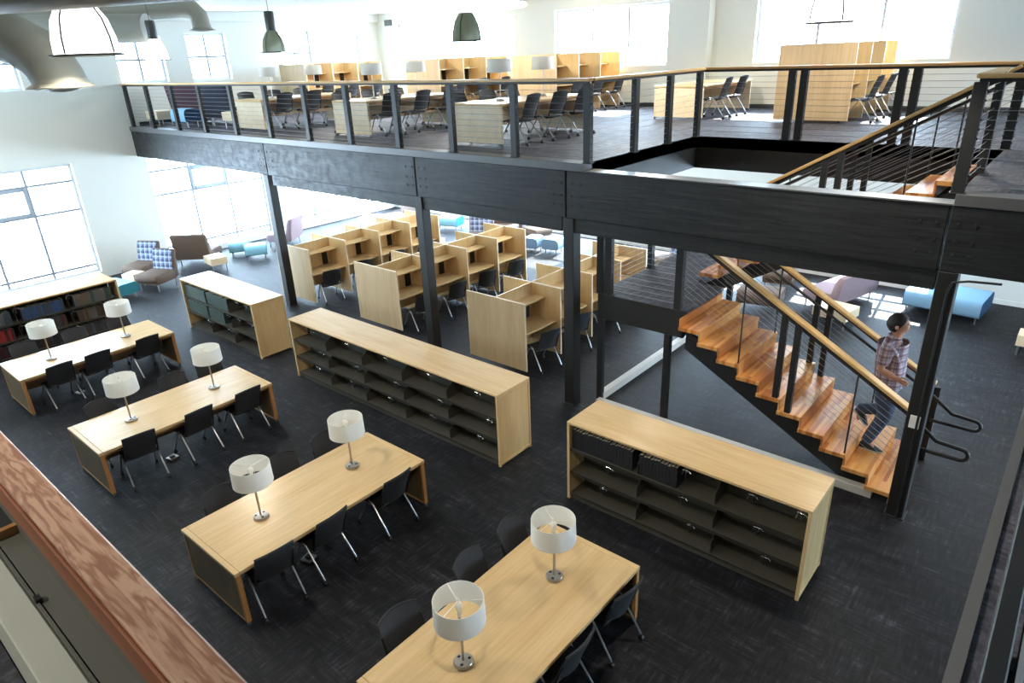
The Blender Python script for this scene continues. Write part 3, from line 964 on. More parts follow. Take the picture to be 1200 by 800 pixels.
# ------------------------------------------------------------------ chairs
def make_chair(label, loc, rz):
    """armless nesting chair, sitter faces +Y"""
    t = thing('task_chair', label, 'chair', loc, rz, 'black task chairs')
    pr = [(-.21, .44), (-.2, .462), (-.05, .452), (.12, .455), (.2, .445), (.235, .418), (.225, .405), (.19, .425), (.1, .432), (-.05, .43), (-.2, .435)]
    MB().prism(pr, 0, -.225, .225, .03).build('seat', 'chair_black', t, 50)
    # curved back shell
    vs, fs = [], []
    nu, nv = 10, 6
    for layer, off in ((0, 0.0), (1, -.014)):
        for j in range(nv + 1):
            v = j / nv
            z = .50 + .36 * v
            yb = -.20 - .10 * v - .03 * v * v
            for i in range(nu + 1):
                u = -1 + 2 * i / nu
                w = .225 - .03 * (1 - v) ** 2
                vs.append((u * w, yb - .055 * (1 - u * u) + off, z + .03 * (1 - u * u) * (1 if v > .9 else 0) - .02 * (1 - u * u) * (1 if v < .1 else 0)))
    S = (nu + 1) * (nv + 1)
    for j in range(nv):
        for i in range(nu):
            a = j * (nu + 1) + i
            fs.append((a, a + 1, a + nu + 2, a + nu + 1)); fs.append((S + a, S + a + nu + 1, S + a + nu + 2, S + a + 1))
    for i in range(nu):
        fs.append((i, S + i, S + i + 1, i + 1)); a = nv * (nu + 1) + i; fs.append((a, a + 1, S + a + 1, S + a))
    for j in range(nv):
        a = j * (nu + 1); fs.append((a, a + nu + 1, S + a + nu + 1, S + a)); b = a + nu; fs.append((b, S + b, S + b + nu + 1, b + nu + 1))
    MB().add(vs, fs).build('backrest', 'chair_mesh', t, 60)
    m = MB()
    m.tube([(-.225, -.325, .86)] + [(-.225 + .45 * k / 10, -.325 - .055 * (1 - (2 * k / 10 - 1) ** 2), .862 + .03 * (1 - (2 * k / 10 - 1) ** 2)) for k in range(1, 10)] + [(.225, -.325, .86)], .009, 6)
    m.build('back_rim', 'chair_black', t, 60)
    m = MB()
    for s in (-1, 1): m.tube([(s * .215, -.1, .43), (s * .222, -.2, .45), (s * .222, -.235, .56), (s * .222, -.29, .74)], .013, 7)
    m.tube([(-.2, .12, .415), (.2, .12, .415)], .014, 6); m.tube([(-.2, -.12, .415), (.2, -.12, .415)], .014, 6)
    m.build('back_frame', 'chair_black', t, 50)
    for s in (-1, 1):
        for e in (1, -1):
            q = [(s * .232, -.02 * e, .47 if e < 0 else .43), (s * .236, .06 * e, .45 if e < 0 else .42), (s * .245, .27 * e if e > 0 else -.33, .07)]
            lg = MB().tube(q, .0115, 8).build('leg', 'silver_leg', t, 40)
            yy = .27 if e > 0 else -.33
            c = MB(); c.tube([(s * .228, yy, .032), (s * .262, yy, .032)], .03, 10); c.tube([(s * .245, yy, .03), (s * .245, yy, .08)], .012, 6)
            c.build('caster', 'caster_black', lg, 40)
    return t


chair0 = None


def put_chair(label, x, y, rz, z=0.0, group=None):
    global chair0
    j = radians(random.uniform(-7, 7))
    if chair0 is None:
        chair0 = make_chair(label, (x, y, z), rz + j)
    else:
        dup(chair0, label, (x, y, z), rz + j)


YS = [((2.85, 3.88, 4.58), (2.72, 3.66, 4.53)), ((2.8, 3.68, 4.4), (2.66, 3.36, 4.37)), ((2.83, 3.97, 4.62), (2.82, 3.67, 4.5)), ((2.85, 3.75, 4.64), (2.94, 3.6, 4.5))]
ORD = ('frontmost', 'in the middle', 'rearmost')
for i, (x, y, lb) in enumerate(tables):
    for k in range(3):
        put_chair('black chair left of the %s, %s' % (TN[i], ORD[k]), x + (.1, .1, .1, -.05)[i] + random.uniform(-.03, .03), YS[i][0][k], -pi / 2)
        put_chair('black chair right of the %s, %s' % (TN[i], ORD[k]), x + TW + (-.19, -.19, -.19, -.17)[i], YS[i][1][k], pi / 2)
for i, (x, y, lb) in enumerate(UT):
    for k in range(3):
        if i < 3:
            put_chair('dark chair left of the %s, %s' % (UTN[i], ORD[k]), x - .02, y + .5 + .85 * k, -pi / 2, F)
        if i < 3 or k < 2:
            put_chair('dark chair right of the %s, %s' % (UTN[i], ORD[k]), x + TW + .06, y + .45 + .85 * k, pi / 2, F)

# ------------------------------------------------------------------ study carrels
def make_carrels(label, loc, n, bay, H=1.44):
    """double sided row of study carrels along +Y, origin at the middle of the near end"""
    t = thing('study_carrel_row', label, 'study carrel', loc, 0, 'maple study carrel rows')
    W = .74
    for i in range(n + 1):
        y = i * bay
        nm = 'end_panel' if i in (0, n) else 'divider'
        z0 = .06 if i == 0 else .03
        p = MB().box(-W + .006, W - .006, y, y + .032, z0, H - .006, .003).build(nm, 'maple_shade' if i == 0 else 'maple_z', t)
        m = MB(); m.box(-W + .006, W - .006, y - .001, y + .033, H - .006, H + .002); m.box(W - .006, W + .002, y - .001, y + .033, z0, H + .002); m.box(-W - .002, -W + .006, y - .001, y + .033, z0, H + .002)
        m.build('edge_band', 'maple_pale', p)
    for i in range(n):
        y0, y1 = i * bay + .033, (i + 1) * bay - .001
        MB().box(-.015, .015, y0, y1, .25, H, .003).build('spine_panel', 'maple_z', t)
        for s in (1, -1):
            a, b = sorted((s * .016, s * .62))
            MB().box(a, b, y0, y1, .71, .745, .004).build('desktop', 'maple_y', t)
            a, b = sorted((s * .016, s * .36))
            MB().box(a, b, y0, y1, 1.17, 1.2, .004).build('upper_shelf', 'maple_y', t)
            a, b = sorted((s * .016, s * .05))
            yc = (y0 + y1) / 2 + .34
            MB().box(a, b, yc - .075, yc + .075, .75, 1.165, .003).build('cable_cover', 'socket_black', t, None, 'black upright cover on the spine')
    return t


CR = [(-15.1, 'first row of maple study carrels, farthest left behind the column'), (-11.83, 'second row of maple study carrels, behind the middle bookcase'), (-8.2, 'third row of maple study carrels, next to the stair landing')]
c0 = make_carrels(CR[0][1], (CR[0][0], 8.93, 0), 4, 1.11)
dup(c0, CR[1][1], (CR[1][0], 8.95, 0), 0)
dup(c0, CR[2][1], (CR[2][0], 8.93, 0), 0)
CN = ('first', 'second', 'third')
for r, cx in enumerate((-14.42, -11.02, -7.5)):
    for k in range(4):
        put_chair('black chair at bay %s of the %s carrel row' % (('one', 'two', 'three', 'four')[k], CN[r]), cx + .02, 9.42 + 1.08 * k, radians(72))
UC = [(-4.1 - .62, 14.95, 'upstairs study carrel row at the right, behind the stair opening'), (-11.3 - .62, 14.95, 'upstairs study carrel row left of the pilaster'),
      (-15.6 - .62, 14.95, 'upstairs study carrel row in the middle of the back wall'), (-20.0 - .74, 13.4, 'upstairs study carrel row nearest the end wall')]
u0 = make_carrels(UC[0][2], (UC[0][0], UC[0][1], F), 3, 1.03, 1.5)
for x, y, lb in UC[1:]:
    dup(u0, lb, (x, y, F), 0)
for r, (x, y, lb) in enumerate(UC):
    for k in range(3):
        put_chair('dark chair at bay %s of the upstairs %s' % (('one', 'two', 'three')[k], ('carrels right of the pilaster', 'carrels left of the pilaster', 'carrels mid back wall', 'carrels by the end wall')[r]), x + .78, y + .5 + 1.03 * k, pi / 2 + radians(6), F)

# ------------------------------------------------------------------ bookcases
def make_bookcase(label, loc, L, nb, rz=0.0, D=.742, H=1.214, supports=(), top='maple_x'):
    """open bookcase, front towards -Y, origin at the front left foot"""
    t = thing('bookcase', label, 'bookcase', loc, rz, 'low maple bookcases')
    MB().box(0, L, 0, D, H - .035, H, .004).build('top_board', top, t)
    for x0 in (0, L - .04):
        e = MB().box(x0 + .011, x0 + .029, .03, D - .03, .05, H - .036, .002).build('end_panel', 'maple_z', t)
        m = MB()
        m.box(x0, x0 + .04, 0, .035, .0, H - .036, .003); m.box(x0, x0 + .04, D - .035, D, .0, H - .036, .003); m.box(x0, x0 + .04, .035, D - .035, .02, .07, .003); m.box(x0, x0 + .04, .035, D - .035, H - .09, H - .036, .003)
        m.build('frame_strip', 'maple_z', e)
    MB().box(.04, L - .04, D / 2 - .01, D / 2 + .01, .03, H - .036).build('back_panel', 'shelf_metal', t)
    MB().box(.04, L - .04, .03, D - .03, .0, .075).build('plinth', 'shelf_metal', t)
    bw = (L - .08) / nb
    for i in range(nb):
        for z in (.08, .43, .785):
            s = MB(); x0, x1 = .042 + i * bw, .038 + (i + 1) * bw
            s.box(x0, x1, .012, D / 2 - .012, z, z + .018, .002); s.box(x0, x1, .012, .022, z - .012, z + .022)
            sh = s.build('shelf', 'shelf_metal', t)
        if i:
            for z in (.098, .448, .803):
                m = MB(); m.prism([(.03, z), (D / 2 - .012, z), (D / 2 - .012, z + .3), (D / 2 - .1, z + .3), (.03, z + .16)], 0, .04 + i * bw - .003, .04 + i * bw + .003)
                m.build('shelf_bracket', 'shelf_metal', t)
        MB().box(.04 + i * bw - .015 if i else .04, .04 + i * bw + .015 if i else .07, D / 2 - .03, D / 2 - .011, .075, H - .04).build('upright', 'shelf_metal', t)
    for i, k, u in supports:
        z = (.43, .785, 1.178)[k] - .006
        x = .04 + (i + u) * bw
        m = MB(); m.box(x - .04, x + .04, .03, .07, z - .075, z - .05, .003); m.tube([(x, .05, z), (x, .05, z - .17), (x, .16, z - .18)], .006, 6); m.tube([(x - .03, .06, z - .06), (x - .05, .05, z - .14)], .007, 6); m.tube([(x + .03, .06, z - .06), (x + .065, .05, z - .09)], .007, 6)
        m.build('book_support', 'chrome', t, None, 'chrome wire book support')
    return t


B1 = (-15.606, 6.25, 3.147, 3); B2 = (-11.115, 6.252, 5.325, 5); B3 = (-4.564, 6.258, 3.142, 3)
sup2 = [(i, k, .62 + .2 * ((i * 2 + k) % 2)) for i in range(5) for k in range(3)]
make_bookcase('low maple bookcase at the left holding rows of dark green volumes', (B1[0], B1[1], 0), B1[2], B1[3], supports=[(2, 2, .35), (2, 2, .7), (2, 1, .3), (2, 1, .8), (1, 1, .85), (0, 0, .9), (1, 0, .8)])
make_bookcase('long empty maple bookcase in the middle of the hall', (B2[0], B2[1], 0), B2[2], B2[3], supports=sup2)
make_bookcase('maple bookcase at the right with black volumes on its top shelf', (B3[0], B3[1], 0), B3[2], B3[3],
              supports=[(1, 2, .62), (2, 2, .92), (0, 1, .58), (1, 1, .6), (2, 1, .5), (0, 0, .5), (1, 0, .72), (2, 0, .62), (2, 2, .4)])
bk = make_bookcase('long maple bookcase full of books beside the end window', (-16.86, .15, 0), 5.2, 5, pi / 2, D=1.15, top='maple_matt', supports=[(4, 2, .03), (3, 2, .03), (4, 1, .03), (3, 1, .03), (4, 0, .03), (3, 0, .03)])

BOOKM = {}


def book_mesh(c, w, h, d):
    k = (c, round(w, 3), round(h, 3), round(d, 3))
    if k not in BOOKM:
        m = MB()
        m.box(-w / 2, -w / 2 + .003, -d / 2, d / 2, 0, h); m.box(w / 2 - .003, w / 2, -d / 2, d / 2, 0, h); m.box(-w / 2, w / 2, -d / 2 - .004, -d / 2 + .004, 0, h, .002)
        m.cm = 1
        m.box(-w / 2 + .003, w / 2 - .003, -d / 2 + .005, d / 2 - .005, .004, h - .006)
        BOOKM[k] = m.mesh('book', ['book_' + c, 'book_paper'])
    return BOOKM[k]


def book(c, w, h, d, M, label, group):
    o = bpy.data.objects.new('book', book_mesh(c, w, h, d))
    col.objects.link(o)
    o.matrix_world = M
    return tag(o, label, 'book', group)


NTH = 'first second third fourth fifth sixth seventh eighth ninth tenth eleventh twelfth thirteenth fourteenth fifteenth sixteenth seventeenth eighteenth nineteenth twentieth twenty-first twenty-second twenty-third twenty-fourth twenty-fifth'.split()


def shelf_run(org, rz, x0, x1, z, cols, w, h, d, label, group, depth=.19, tilt=0):
    x = x0
    R = Matrix.Translation(org) @ Matrix.Rotation(rz, 4, 'Z')
    n = 0
    while x + w < x1:
        c = random.choice(cols)
        ww = w * random.choice((.8, 1.0, 1.0, 1.2)); hh = h * random.choice((.94, .97, 1.0, 1.0))
        ww = round(ww, 3)
        book(c, ww, round(hh, 3), d, R @ Matrix.Translation((x + ww / 2, depth, z + .019)), label.format(c=c, n=NTH[n]), group)
        x += ww + .002; n += 1
    return n


nbk = 0
o3 = (B3[0], B3[1], 0); bw = (B3[2] - .08) / 3
nbk += shelf_run(o3, 0, .05, .04 + bw - .06, .785, ['black'], .045, .29, .23, 'black volume with pale page tops, {n} from the left in the right bookcase, first bay', 'black volumes in the right bookcase', .165)
nbk += shelf_run(o3, 0, .05 + bw, .04 + bw + .56, .785, ['black'], .045, .29, .23, 'black volume with pale page tops, {n} from the left in the right bookcase, second bay', 'black volumes in the second bay', .165)
o1 = (B1[0], B1[1], 0); bw = (B1[2] - .08) / 3
for i in (0, 1):
    for z, sn in ((.785, 'top'), (.43, 'middle')):
        nbk += shelf_run(o1, 0, .06 + i * bw, .04 + (i + 1) * bw - (.06 if z > .5 else .26 * i + .06), z, ['dark green'], .06, .29, .25, 'dark green volume, {n} from the left, %s shelf, %s bay of the left bookcase' % (sn, ('first', 'second')[i]), 'green volumes %s shelf bay %d' % (sn, i + 1), .175)
ob = (-16.86, .15, 0); bw = (5.2 - .08) / 5
for i in (2, 3, 4):
    for z, sn in ((.785, 'top'), (.43, 'middle'), (.08, 'bottom')):
        cs = {(4, .785): ['dark green', 'grey', 'tan'], (4, .43): ['tan', 'brown', 'grey'], (4, .08): ['slate', 'grey', 'brown'], (3, .785): ['navy blue', 'navy blue', 'slate'], (3, .43): ['brown', 'maroon', 'slate'], (3, .08): ['maroon', 'black', 'slate'], (2, .785): ['grey', 'maroon', 'slate'], (2, .43): ['red', 'maroon', 'navy blue'], (2, .08): ['red', 'maroon', 'black']}[i, z]
        nbk += shelf_run(ob, pi / 2, .15 + i * bw, .04 + (i + 1) * bw - .08, z, cs, .055, .27, .2, '{c} book, {n} from the left, %s shelf, %s bay of the window bookcase' % (sn, ('third', 'fourth', 'last')[i - 2]), 'books on the %s shelf of the window bookcase' % sn, .16)
M = Matrix.Translation((-16.86 - .17, .15 + .04 + 4 * bw - .3, .43 + .05)) @ Matrix.Rotation(pi / 2, 4, 'Z') @ Matrix.Rotation(pi / 2, 4, 'Y')

# ------------------------------------------------------------------ floor power boxes
for x, y, n in ((-6.38, 3.28, 'second nearest reading table'), (-10.13, 3.3, 'third reading table'), (-13.97, 3.28, 'reading table by the windows')):
    t = thing('floor_outlet', 'small silver floor outlet box beside the ' + n, 'outlet', (x, y, 0), .3, 'floor outlet boxes')
    MB().box(-.075, .075, -.075, .075, 0, .035, .006).build('outlet_box', 'brushed_nickel', t)
    MB().box(-.03, .03, -.03, .03, .035, .06, .004).build('plug', 'socket_black', t)


# ------------------------------------------------------------------ lounge furniture
def legs(t, pts, h, mat='silver_leg', r=.016):
    for x, y in pts:
        MB().tube([(x, y, 0), (x, y, h)], r, 8).build('leg', mat, t, 40)


def seat_profile(d0, d1, z0, z1, r=.12):
    """rounded waterfall block outline in (y,z)"""
    p = [(d0, z0), (d1 - r * .4, z0)]
    for a in range(-60, 91, 25): p.append((d1 - r + r * cos(radians(a)), z1 - r + r * sin(radians(a))))
    p += [(d0, z1)]
    return p


def slipper_chair(label, loc, rz, w=.72, seat='fabric_brown', back='plaid_upholstery', rear='fabric_brown', group='plaid back lounge chairs'):
    """armless lounge chair facing +Y"""
    t = thing('lounge_chair', label, 'chair', loc, rz, group)
    MB().prism(seat_profile(-.36, .42, .2, .47), 0, -w / 2, w / 2, .03).build('seat_cushion', seat, t, 50)
    pb = [(-.30, .44), (-.34, .7), (-.42, .98), (-.47, 1.02), (-.53, 1.0), (-.5, .7), (-.45, .25), (-.36, .22)]
    MB().prism(pb, 0, -w / 2 + .005, w / 2 - .005, .03).build('back_cushion', rear, t, 50)
    pf = [(-.292, .46), (-.332, .7), (-.412, .985), (-.43, 1.0), (-.36, .7), (-.31, .44)]
    MB().prism(pf, 0, -w / 2 + .03, w / 2 - .03, .01).build('back_panel', back, t, 50, 'blue grey plaid back panel')
    legs(t, [(-w / 2 + .06, .32), (w / 2 - .06, .32), (-w / 2 + .06, -.34), (w / 2 - .06, -.34)], .21)
    return t


def ottoman(name, label, loc, rz, w, d, top, end, h=.45, group=None, cat='ottoman'):
    t = thing(name, label, cat, loc, rz, group)
    r = .13
    p = []
    for cx, cz, a0 in ((d / 2 - r, h - r, 0), (-d / 2 + r, h - r, 90)):
        for a in range(a0, a0 + 91, 18): p.append((cx + r * cos(radians(a)), cz + r * sin(radians(a))))
    for cx, cz, a0 in ((-d / 2 + .07, .15 + .07, 180), (d / 2 - .07, .15 + .07, 270)):
        for a in range(a0, a0 + 91, 30): p.append((cx + .07 * cos(radians(a)), cz + .07 * sin(radians(a))))
    MB().prism(p, 0, -w / 2 + .012, w / 2 - .012, .0).build('cushion', top, t, 50)
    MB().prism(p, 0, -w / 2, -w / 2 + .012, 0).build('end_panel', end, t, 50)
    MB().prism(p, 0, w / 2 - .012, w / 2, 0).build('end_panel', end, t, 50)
    legs(t, [(sx * (w / 2 - .08), sy * (d / 2 - .1)) for sx in (1, -1) for sy in (1, -1)], .16)
    return t


def cube_table(label, loc, rz, w=.5, d=.5, h=.42, z0=.2):
    t = thing('side_table', label, 'table', loc, rz, 'maple cube side tables')
    MB().box(-w / 2, w / 2, -d / 2, d / 2, z0, h, .008).build('table_box', 'maple_pale', t)
    legs(t, [(sx * (w / 2 - .05), sy * (d / 2 - .05)) for sx in (1, -1) for sy in (1, -1)], z0 + .01)
    return t


def high_sofa(label, loc, rz, w, fab, back, H=1.0, group=None, name='lounge_sofa', seatd=.78):
    t = thing(name, label, 'sofa', loc, rz, group)
    MB().prism(seat_profile(-.36, seatd - .36, .2, .46), 0, -w / 2, w / 2, .03).build('seat_cushion', fab, t, 50)
    pb = [(-.28, .44), (-.33, .7), (-.42, H - .04), (-.48, H), (-.56, H - .03), (-.52, .7), (-.45, .22), (-.34, .2)]
    MB().prism(pb, 0, -w / 2, w / 2, .03).build('back_cushion', back, t, 50)
    legs(t, [(sx * (w / 2 - .08), y) for sx in (1, -1) for y in (-.34, seatd - .45)], .21)
    return t


# by the end wall
slipper_chair('plaid back lounge chair nearer the end wall, left of its twin', (-20.75, 7.35, 0), radians(208))
slipper_chair('plaid back lounge chair right of its twin, facing the window bookcase', (-19.45, 7.2, 0), radians(204))
cube_table('maple cube table between the two plaid chairs by the end wall', (-20.12, 6.85, 0), radians(25), .42, .42)
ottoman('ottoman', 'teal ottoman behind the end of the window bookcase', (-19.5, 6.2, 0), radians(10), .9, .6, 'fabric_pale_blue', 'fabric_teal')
high_sofa('brown high back settee seen from behind by the second window', (-20.95, 9.2, 0), radians(38), 1.1, 'fabric_brown', 'fabric_brown', 1.02)
cube_table('maple cube table at the end of the brown settee', (-19.75, 9.1, 0), radians(-8), .62, .5)
ottoman('ottoman', 'pale blue ottoman left of its twin by the second window', (-20.7, 10.4, 0), radians(60), .62, .62, 'fabric_pale_blue', 'fabric_teal', group='pale blue ottomans by the window')
ottoman('ottoman', 'pale blue ottoman right of its twin by the second window', (-19.85, 10.5, 0), radians(60), .66, .66, 'fabric_pale_blue', 'fabric_teal', group='pale blue ottomans by the window')
high_sofa('mauve settee behind the far left column', (-20.6, 12.0, 0), radians(125), 1.0, 'fabric_mauve', 'fabric_mauve', .95)
cube_table('pale cube table beyond the first carrel row', (-19.9, 15.2, 0), radians(15), .7, .7)
high_sofa('mauve settee far behind the first carrel row', (-18.6, 15.6, 0), radians(160), 1.9, 'fabric_mauve', 'fabric_brown', .85)
ottoman('ottoman', 'faint blue ottoman far behind the second column', (-17.2, 16.6, 0), 0.3, .8, .6, 'fabric_pale_blue', 'fabric_teal')
cube_table('long white low table beyond the carrels', (-15.9, 13.9, 0), radians(10), 1.5, .8)
# behind carrels
high_sofa('brown high back sofa behind the second carrel row', (-14.75, 16.5, 0), radians(-150), 1.0, 'fabric_brown', 'fabric_brown', 1.15)
slipper_chair('plaid lounge chair with its back to the second carrel row', (-14.5, 15.25, 0), radians(-148), .8, group='plaid chairs behind the carrels')
slipper_chair('plaid lounge chair right of the brown high back sofa', (-13.55, 16.95, 0), radians(-100), .72, group='plaid chairs behind the carrels')
cube_table('maple cube table in front of the plaid chairs', (-13.45, 15.35, 0), radians(15), .45, .45)
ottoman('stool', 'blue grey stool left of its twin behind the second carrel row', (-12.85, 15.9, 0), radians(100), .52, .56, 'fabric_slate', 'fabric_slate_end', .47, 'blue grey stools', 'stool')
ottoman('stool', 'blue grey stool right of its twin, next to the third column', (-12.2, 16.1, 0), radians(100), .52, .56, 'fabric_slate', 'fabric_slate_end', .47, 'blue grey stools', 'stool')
slipper_chair('plaid lounge chair glimpsed beyond the stair landing', (-8.2, 16.1, 0), radians(160), .8, group='plaid chairs behind the carrels')
cube_table('white cube table glimpsed beyond the third carrel row', (-9.6, 15.6, 0), 0.2, .6, .6)
# right lounge
ottoman('upholstered_bench', 'large light blue bench behind the last column', (-1.85, 16.95, 0), radians(-4), 1.5, 1.15, 'fabric_blue_lit', 'fabric_blue_end', .5, None, 'bench')
high_sofa('mauve sofa in bright sunlight behind the stair railing', (-3.95, 16.3, 0), radians(75), 1.7, 'fabric_mauve', 'fabric_mauve', .9)
cube_table('maple cube table in front of the sunlit sofa', (-3.6, 14.85, 0), radians(-10), .75, .6)
ottoman('ottoman', 'brown ottoman behind the stairs', (-5.3, 15.0, 0), radians(10), .95, .8, 'fabric_brown', 'fabric_brown')
slipper_chair('dark lounge chair behind the far stair newel posts', (-5.45, 16.6, 0), radians(190), .7, 'fabric_brown', 'fabric_brown', group=None)
high_sofa('mauve sofa cut off by the right edge', (.1, 16.35, 0), radians(90), 1.3, 'fabric_mauve', 'fabric_mauve', .8)
cube_table('maple cube table cut off by the right edge', (-.1, 15.3, 0), 0.0, .6, .45)
# upstairs at the left
high_sofa('burgundy high back settee upstairs by the end wall', (-20.55, 10.1, F), radians(5), 1.9, 'fabric_burgundy', 'fabric_burgundy', 1.1)
high_sofa('dark navy high back settee upstairs, right of the burgundy one', (-18.85, 10.1, F), radians(5), 1.2, 'fabric_navy', 'fabric_navy', 1.08)
cube_table('maple cube table upstairs at the left end of the railing', (-21.3, 9.1, F), 0.1, .6, .5)
cube_table('maple cube table upstairs between navy settee and white table end', (-17.85, 9.6, F), 0.1, .5, .5)
ottoman('ottoman', 'blue ottoman upstairs between the two dark settees', (-19.75, 9.15, F), 0.1, .7, .5, 'fabric_blue_lit', 'fabric_blue_end', .5)

# ------------------------------------------------------------------ ducts and pendants
dk = thing('elbow_duct', 'big grey elbow duct with flared diffuser at the top left', 'duct', (0, 0, 0))
ctr = Vector((-7.83, 2.47, 0))
pts = [(-8.81, 2.07, 6.06), (-8.41, 2.22, 6.05), (-8.19, 2.31, 6.0), (-8.01, 2.39, 5.9), (-7.89, 2.45, 5.78), (-7.84, 2.48, 5.66), (-7.83, 2.49, 5.6)]
MB().tube(pts, .235, 28).build('duct_elbow', 'duct_grey', dk, 50)
m = MB(); m.lathe([(.235, .05), (.245, .0), (.30, -.03), (.295, -.04), (.22, -.02), (.12, -.07), (0.0, -.08)], 32, (-7.83, 2.49, 5.6))
m.build('diffuser', 'duct_grey', dk, 50)
for i in (1, 2, 3, 4):
    a, b = Vector(pts[i]), Vector(pts[i + 1]); dd = (b - a).normalized()
    MB().tube([a - dd * .008, a + dd * .008], .24, 28, False).build('seam_ring', 'duct_grey', dk, 40)
t = thing('round_duct', 'huge dark round duct crossing the top left corner', 'duct', (0, 0, 0))
MB().tube([(-12.0, -.55, 6.52), (-4.5, 3.05, 6.52)], .38, 36).build('duct_run', 'duct_grey', t, 50)
m = MB()
for k in range(3):
    p = Vector((-10.5 + 2.4 * k, .17 + 1.152 * k, 6.52)); m.tube([p + Vector((0, 0, .36)), Vector((p.x, p.y, ZC))], .008, 6)
m.build('hanger_rod', 'chrome', t)
t = thing('round_duct', 'pale round duct with a down turned end beside the end wall windows', 'duct', (0, 0, 0))
dz = [(-19.0, 5.0, 6.72), (-17.5, 6.2, 6.78), (-16.2, 7.2, 6.85), (-15.65, 7.62, 6.87), (-15.45, 7.78, 6.82), (-15.36, 7.85, 6.7), (-15.34, 7.87, 6.45)]
MB().tube(dz, .19, 24).build('duct_run', 'duct_grey', t, 50)
m = MB(); m.lathe([(.19, .03), (.21, 0), (.27, -.02), (.2, -.03), (0, -.05)], 28, (-15.34, 7.87, 6.44)); m.build('diffuser', 'duct_grey', t, 50)
m = MB(); m.tube([(-17.5, 6.2, 6.97), (-17.5, 6.2, ZC)], .008, 6); m.tube([(-16.2, 7.2, 7.02), (-16.2, 7.2, ZC)], .008, 6); m.build('hanger_rod', 'chrome', t)
t = thing('round_duct', 'long pale duct behind the first pendant lamp', 'duct', (0, 0, 0))
MB().tube([(-19.5, 2.6, 6.6), (-14.6, 6.4, 6.42)], .26, 24).build('duct_run', 'duct_grey', t, 50)
m = MB(); m.tube([(-18.0, 3.76, 6.7), (-18.0, 3.76, ZC)], .008, 6); m.tube([(-15.5, 5.7, 6.7), (-15.5, 5.7, ZC)], .008, 6); m.build('hanger_rod', 'chrome', t)


def pendant(label, loc, lit, energy=0.0, r=.21, pale=False):
    """industrial acrylic pendant, loc = centre of the rim"""
    t = thing('pendant_lamp', label, 'lamp', loc, random.random(), 'industrial pendant lamps')
    h = r * 1.75
    prof = [(r * 1.12, 0), (r, .01), (r * .97, h * .3), (r * .84, h * .62), (r * .55, h * .9), (r * .4, h)]
    s = MB().lathe(prof, 28).build('shade', 'lit_acrylic' if lit else 'acrylic_clear', t, 60)
    m = MB()
    for k in range(4):
        a = pi / 2 * k
        m.tube([(rr * 1.01 * cos(a), rr * 1.01 * sin(a), z) for rr, z in prof[1:]], r * .035, 5)
    m.tube([(r * 1.12 * cos(2 * pi * k / 28), r * 1.12 * sin(2 * pi * k / 28), 0) for k in range(29)], r * .035, 5, False)
    m.build('shade_rib', 'lit_acrylic' if pale else 'pendant_dark', s)
    m = MB(); m.lathe([(r * .4, h - .01), (r * .42, h + .02), (r * .42, h + r * 1.45), (r * .36, h + r * 1.55), (0, h + r * 1.56)], 20)
    m.build('ballast_housing', 'pendant_dark', t, 50)
    MB().lathe([(0, h * .3), (r * .2, h * .42), (r * .24, h * .7), (r * .16, h), (0, h)], 12).build('bulb', 'lit_acrylic' if lit else 'bulb_white', t, 60)
    zt = ZC - loc[2]
    MB().tube([(0, 0, h + r * 1.5), (0, 0, zt)], .006, 6).build('hanging_cord', 'pendant_dark', t)
    MB().lathe([(.0, zt - .03), (.05, zt - .03), (.05, zt), (0, zt)], 12).build('canopy', 'pendant_dark', t)
    if energy:
        l = light('pendant_or_fill_light', 'SPOT', (loc[0], loc[1], loc[2] + .02), energy, (1.0, .91, .76), spot_size=radians(138), spot_blend=.3, shadow_soft_size=.18)
    return t


PE = 320.0
pendant('lit acrylic pendant lamp in front of the elbow duct', (-7.0, 2.5, 5.83), True, PE, .26)
pendant('lit pendant lamp hanging before the upper end wall windows', (-14.34, 6.34, 5.85), True, PE)
pendant('dark ribbed pendant lamp above the mezzanine railing at the left', (-12.36, 7.67, 5.9), False)
pendant('dark ribbed pendant lamp in the middle against the bright window', (-7.58, 7.94, 5.9), False, 0, .215)
pendant('washed out pendant lamp above the right carrels', (-2.32, 7.6, 5.86), True, PE, .21)
pendant('large bright pendant lamp cut off by the top edge', (-2.11, 2.23, 5.88), True, PE, .21, True)
for x, y, e in ((-12.3, 2.5, 1), (-17.4, 2.5, 1), (-2.6, -1.6, .55), (-7.6, -1.6, .55), (-2.5, 13.2, 1.3), (-7.6, 13.2, 1.3), (-12.6, 13.2, 1.3), (-17.6, 13.2, 1.3)):
    light('pendant_or_fill_light', 'SPOT', (x, y, 6.6), PE * e, (1.0, .91, .76), spot_size=radians(168), spot_blend=.35, shadow_soft_size=.18)  # no fixtures: near hall spots continue the pendant row, the rest are added fill

def strip_light(label, x, y, L, e):
    t = thing('strip_light', label, 'lamp', (x, y, 3.6), 0, 'strip lights under the mezzanine')
    MB().box(-L / 2, L / 2, -.07, .07, -.05, 0, .006).build('housing', 'plastic_white', t)
    MB().box(-L / 2 + .03, L / 2 - .03, -.05, .05, -.062, -.051).build('diffuser', 'tube_light', t)
    l = light('strip_light_glow', 'AREA', (x, y, 3.53), e, (1.0, .96, .9), shape='RECTANGLE', size=L, size_y=.12)


strip_light('white strip light under the mezzanine at the right edge', .45, 12.6, 1.6, 110)
for x, n in ((-4.0, 'over the sunlit sofa'), (-8.6, 'over the third carrel row'), (-12.6, 'over the second carrel row'), (-17.0, 'over the mauve settees')):
    strip_light('white strip light under the mezzanine ' + n, x, 14.2, 1.6, 90)

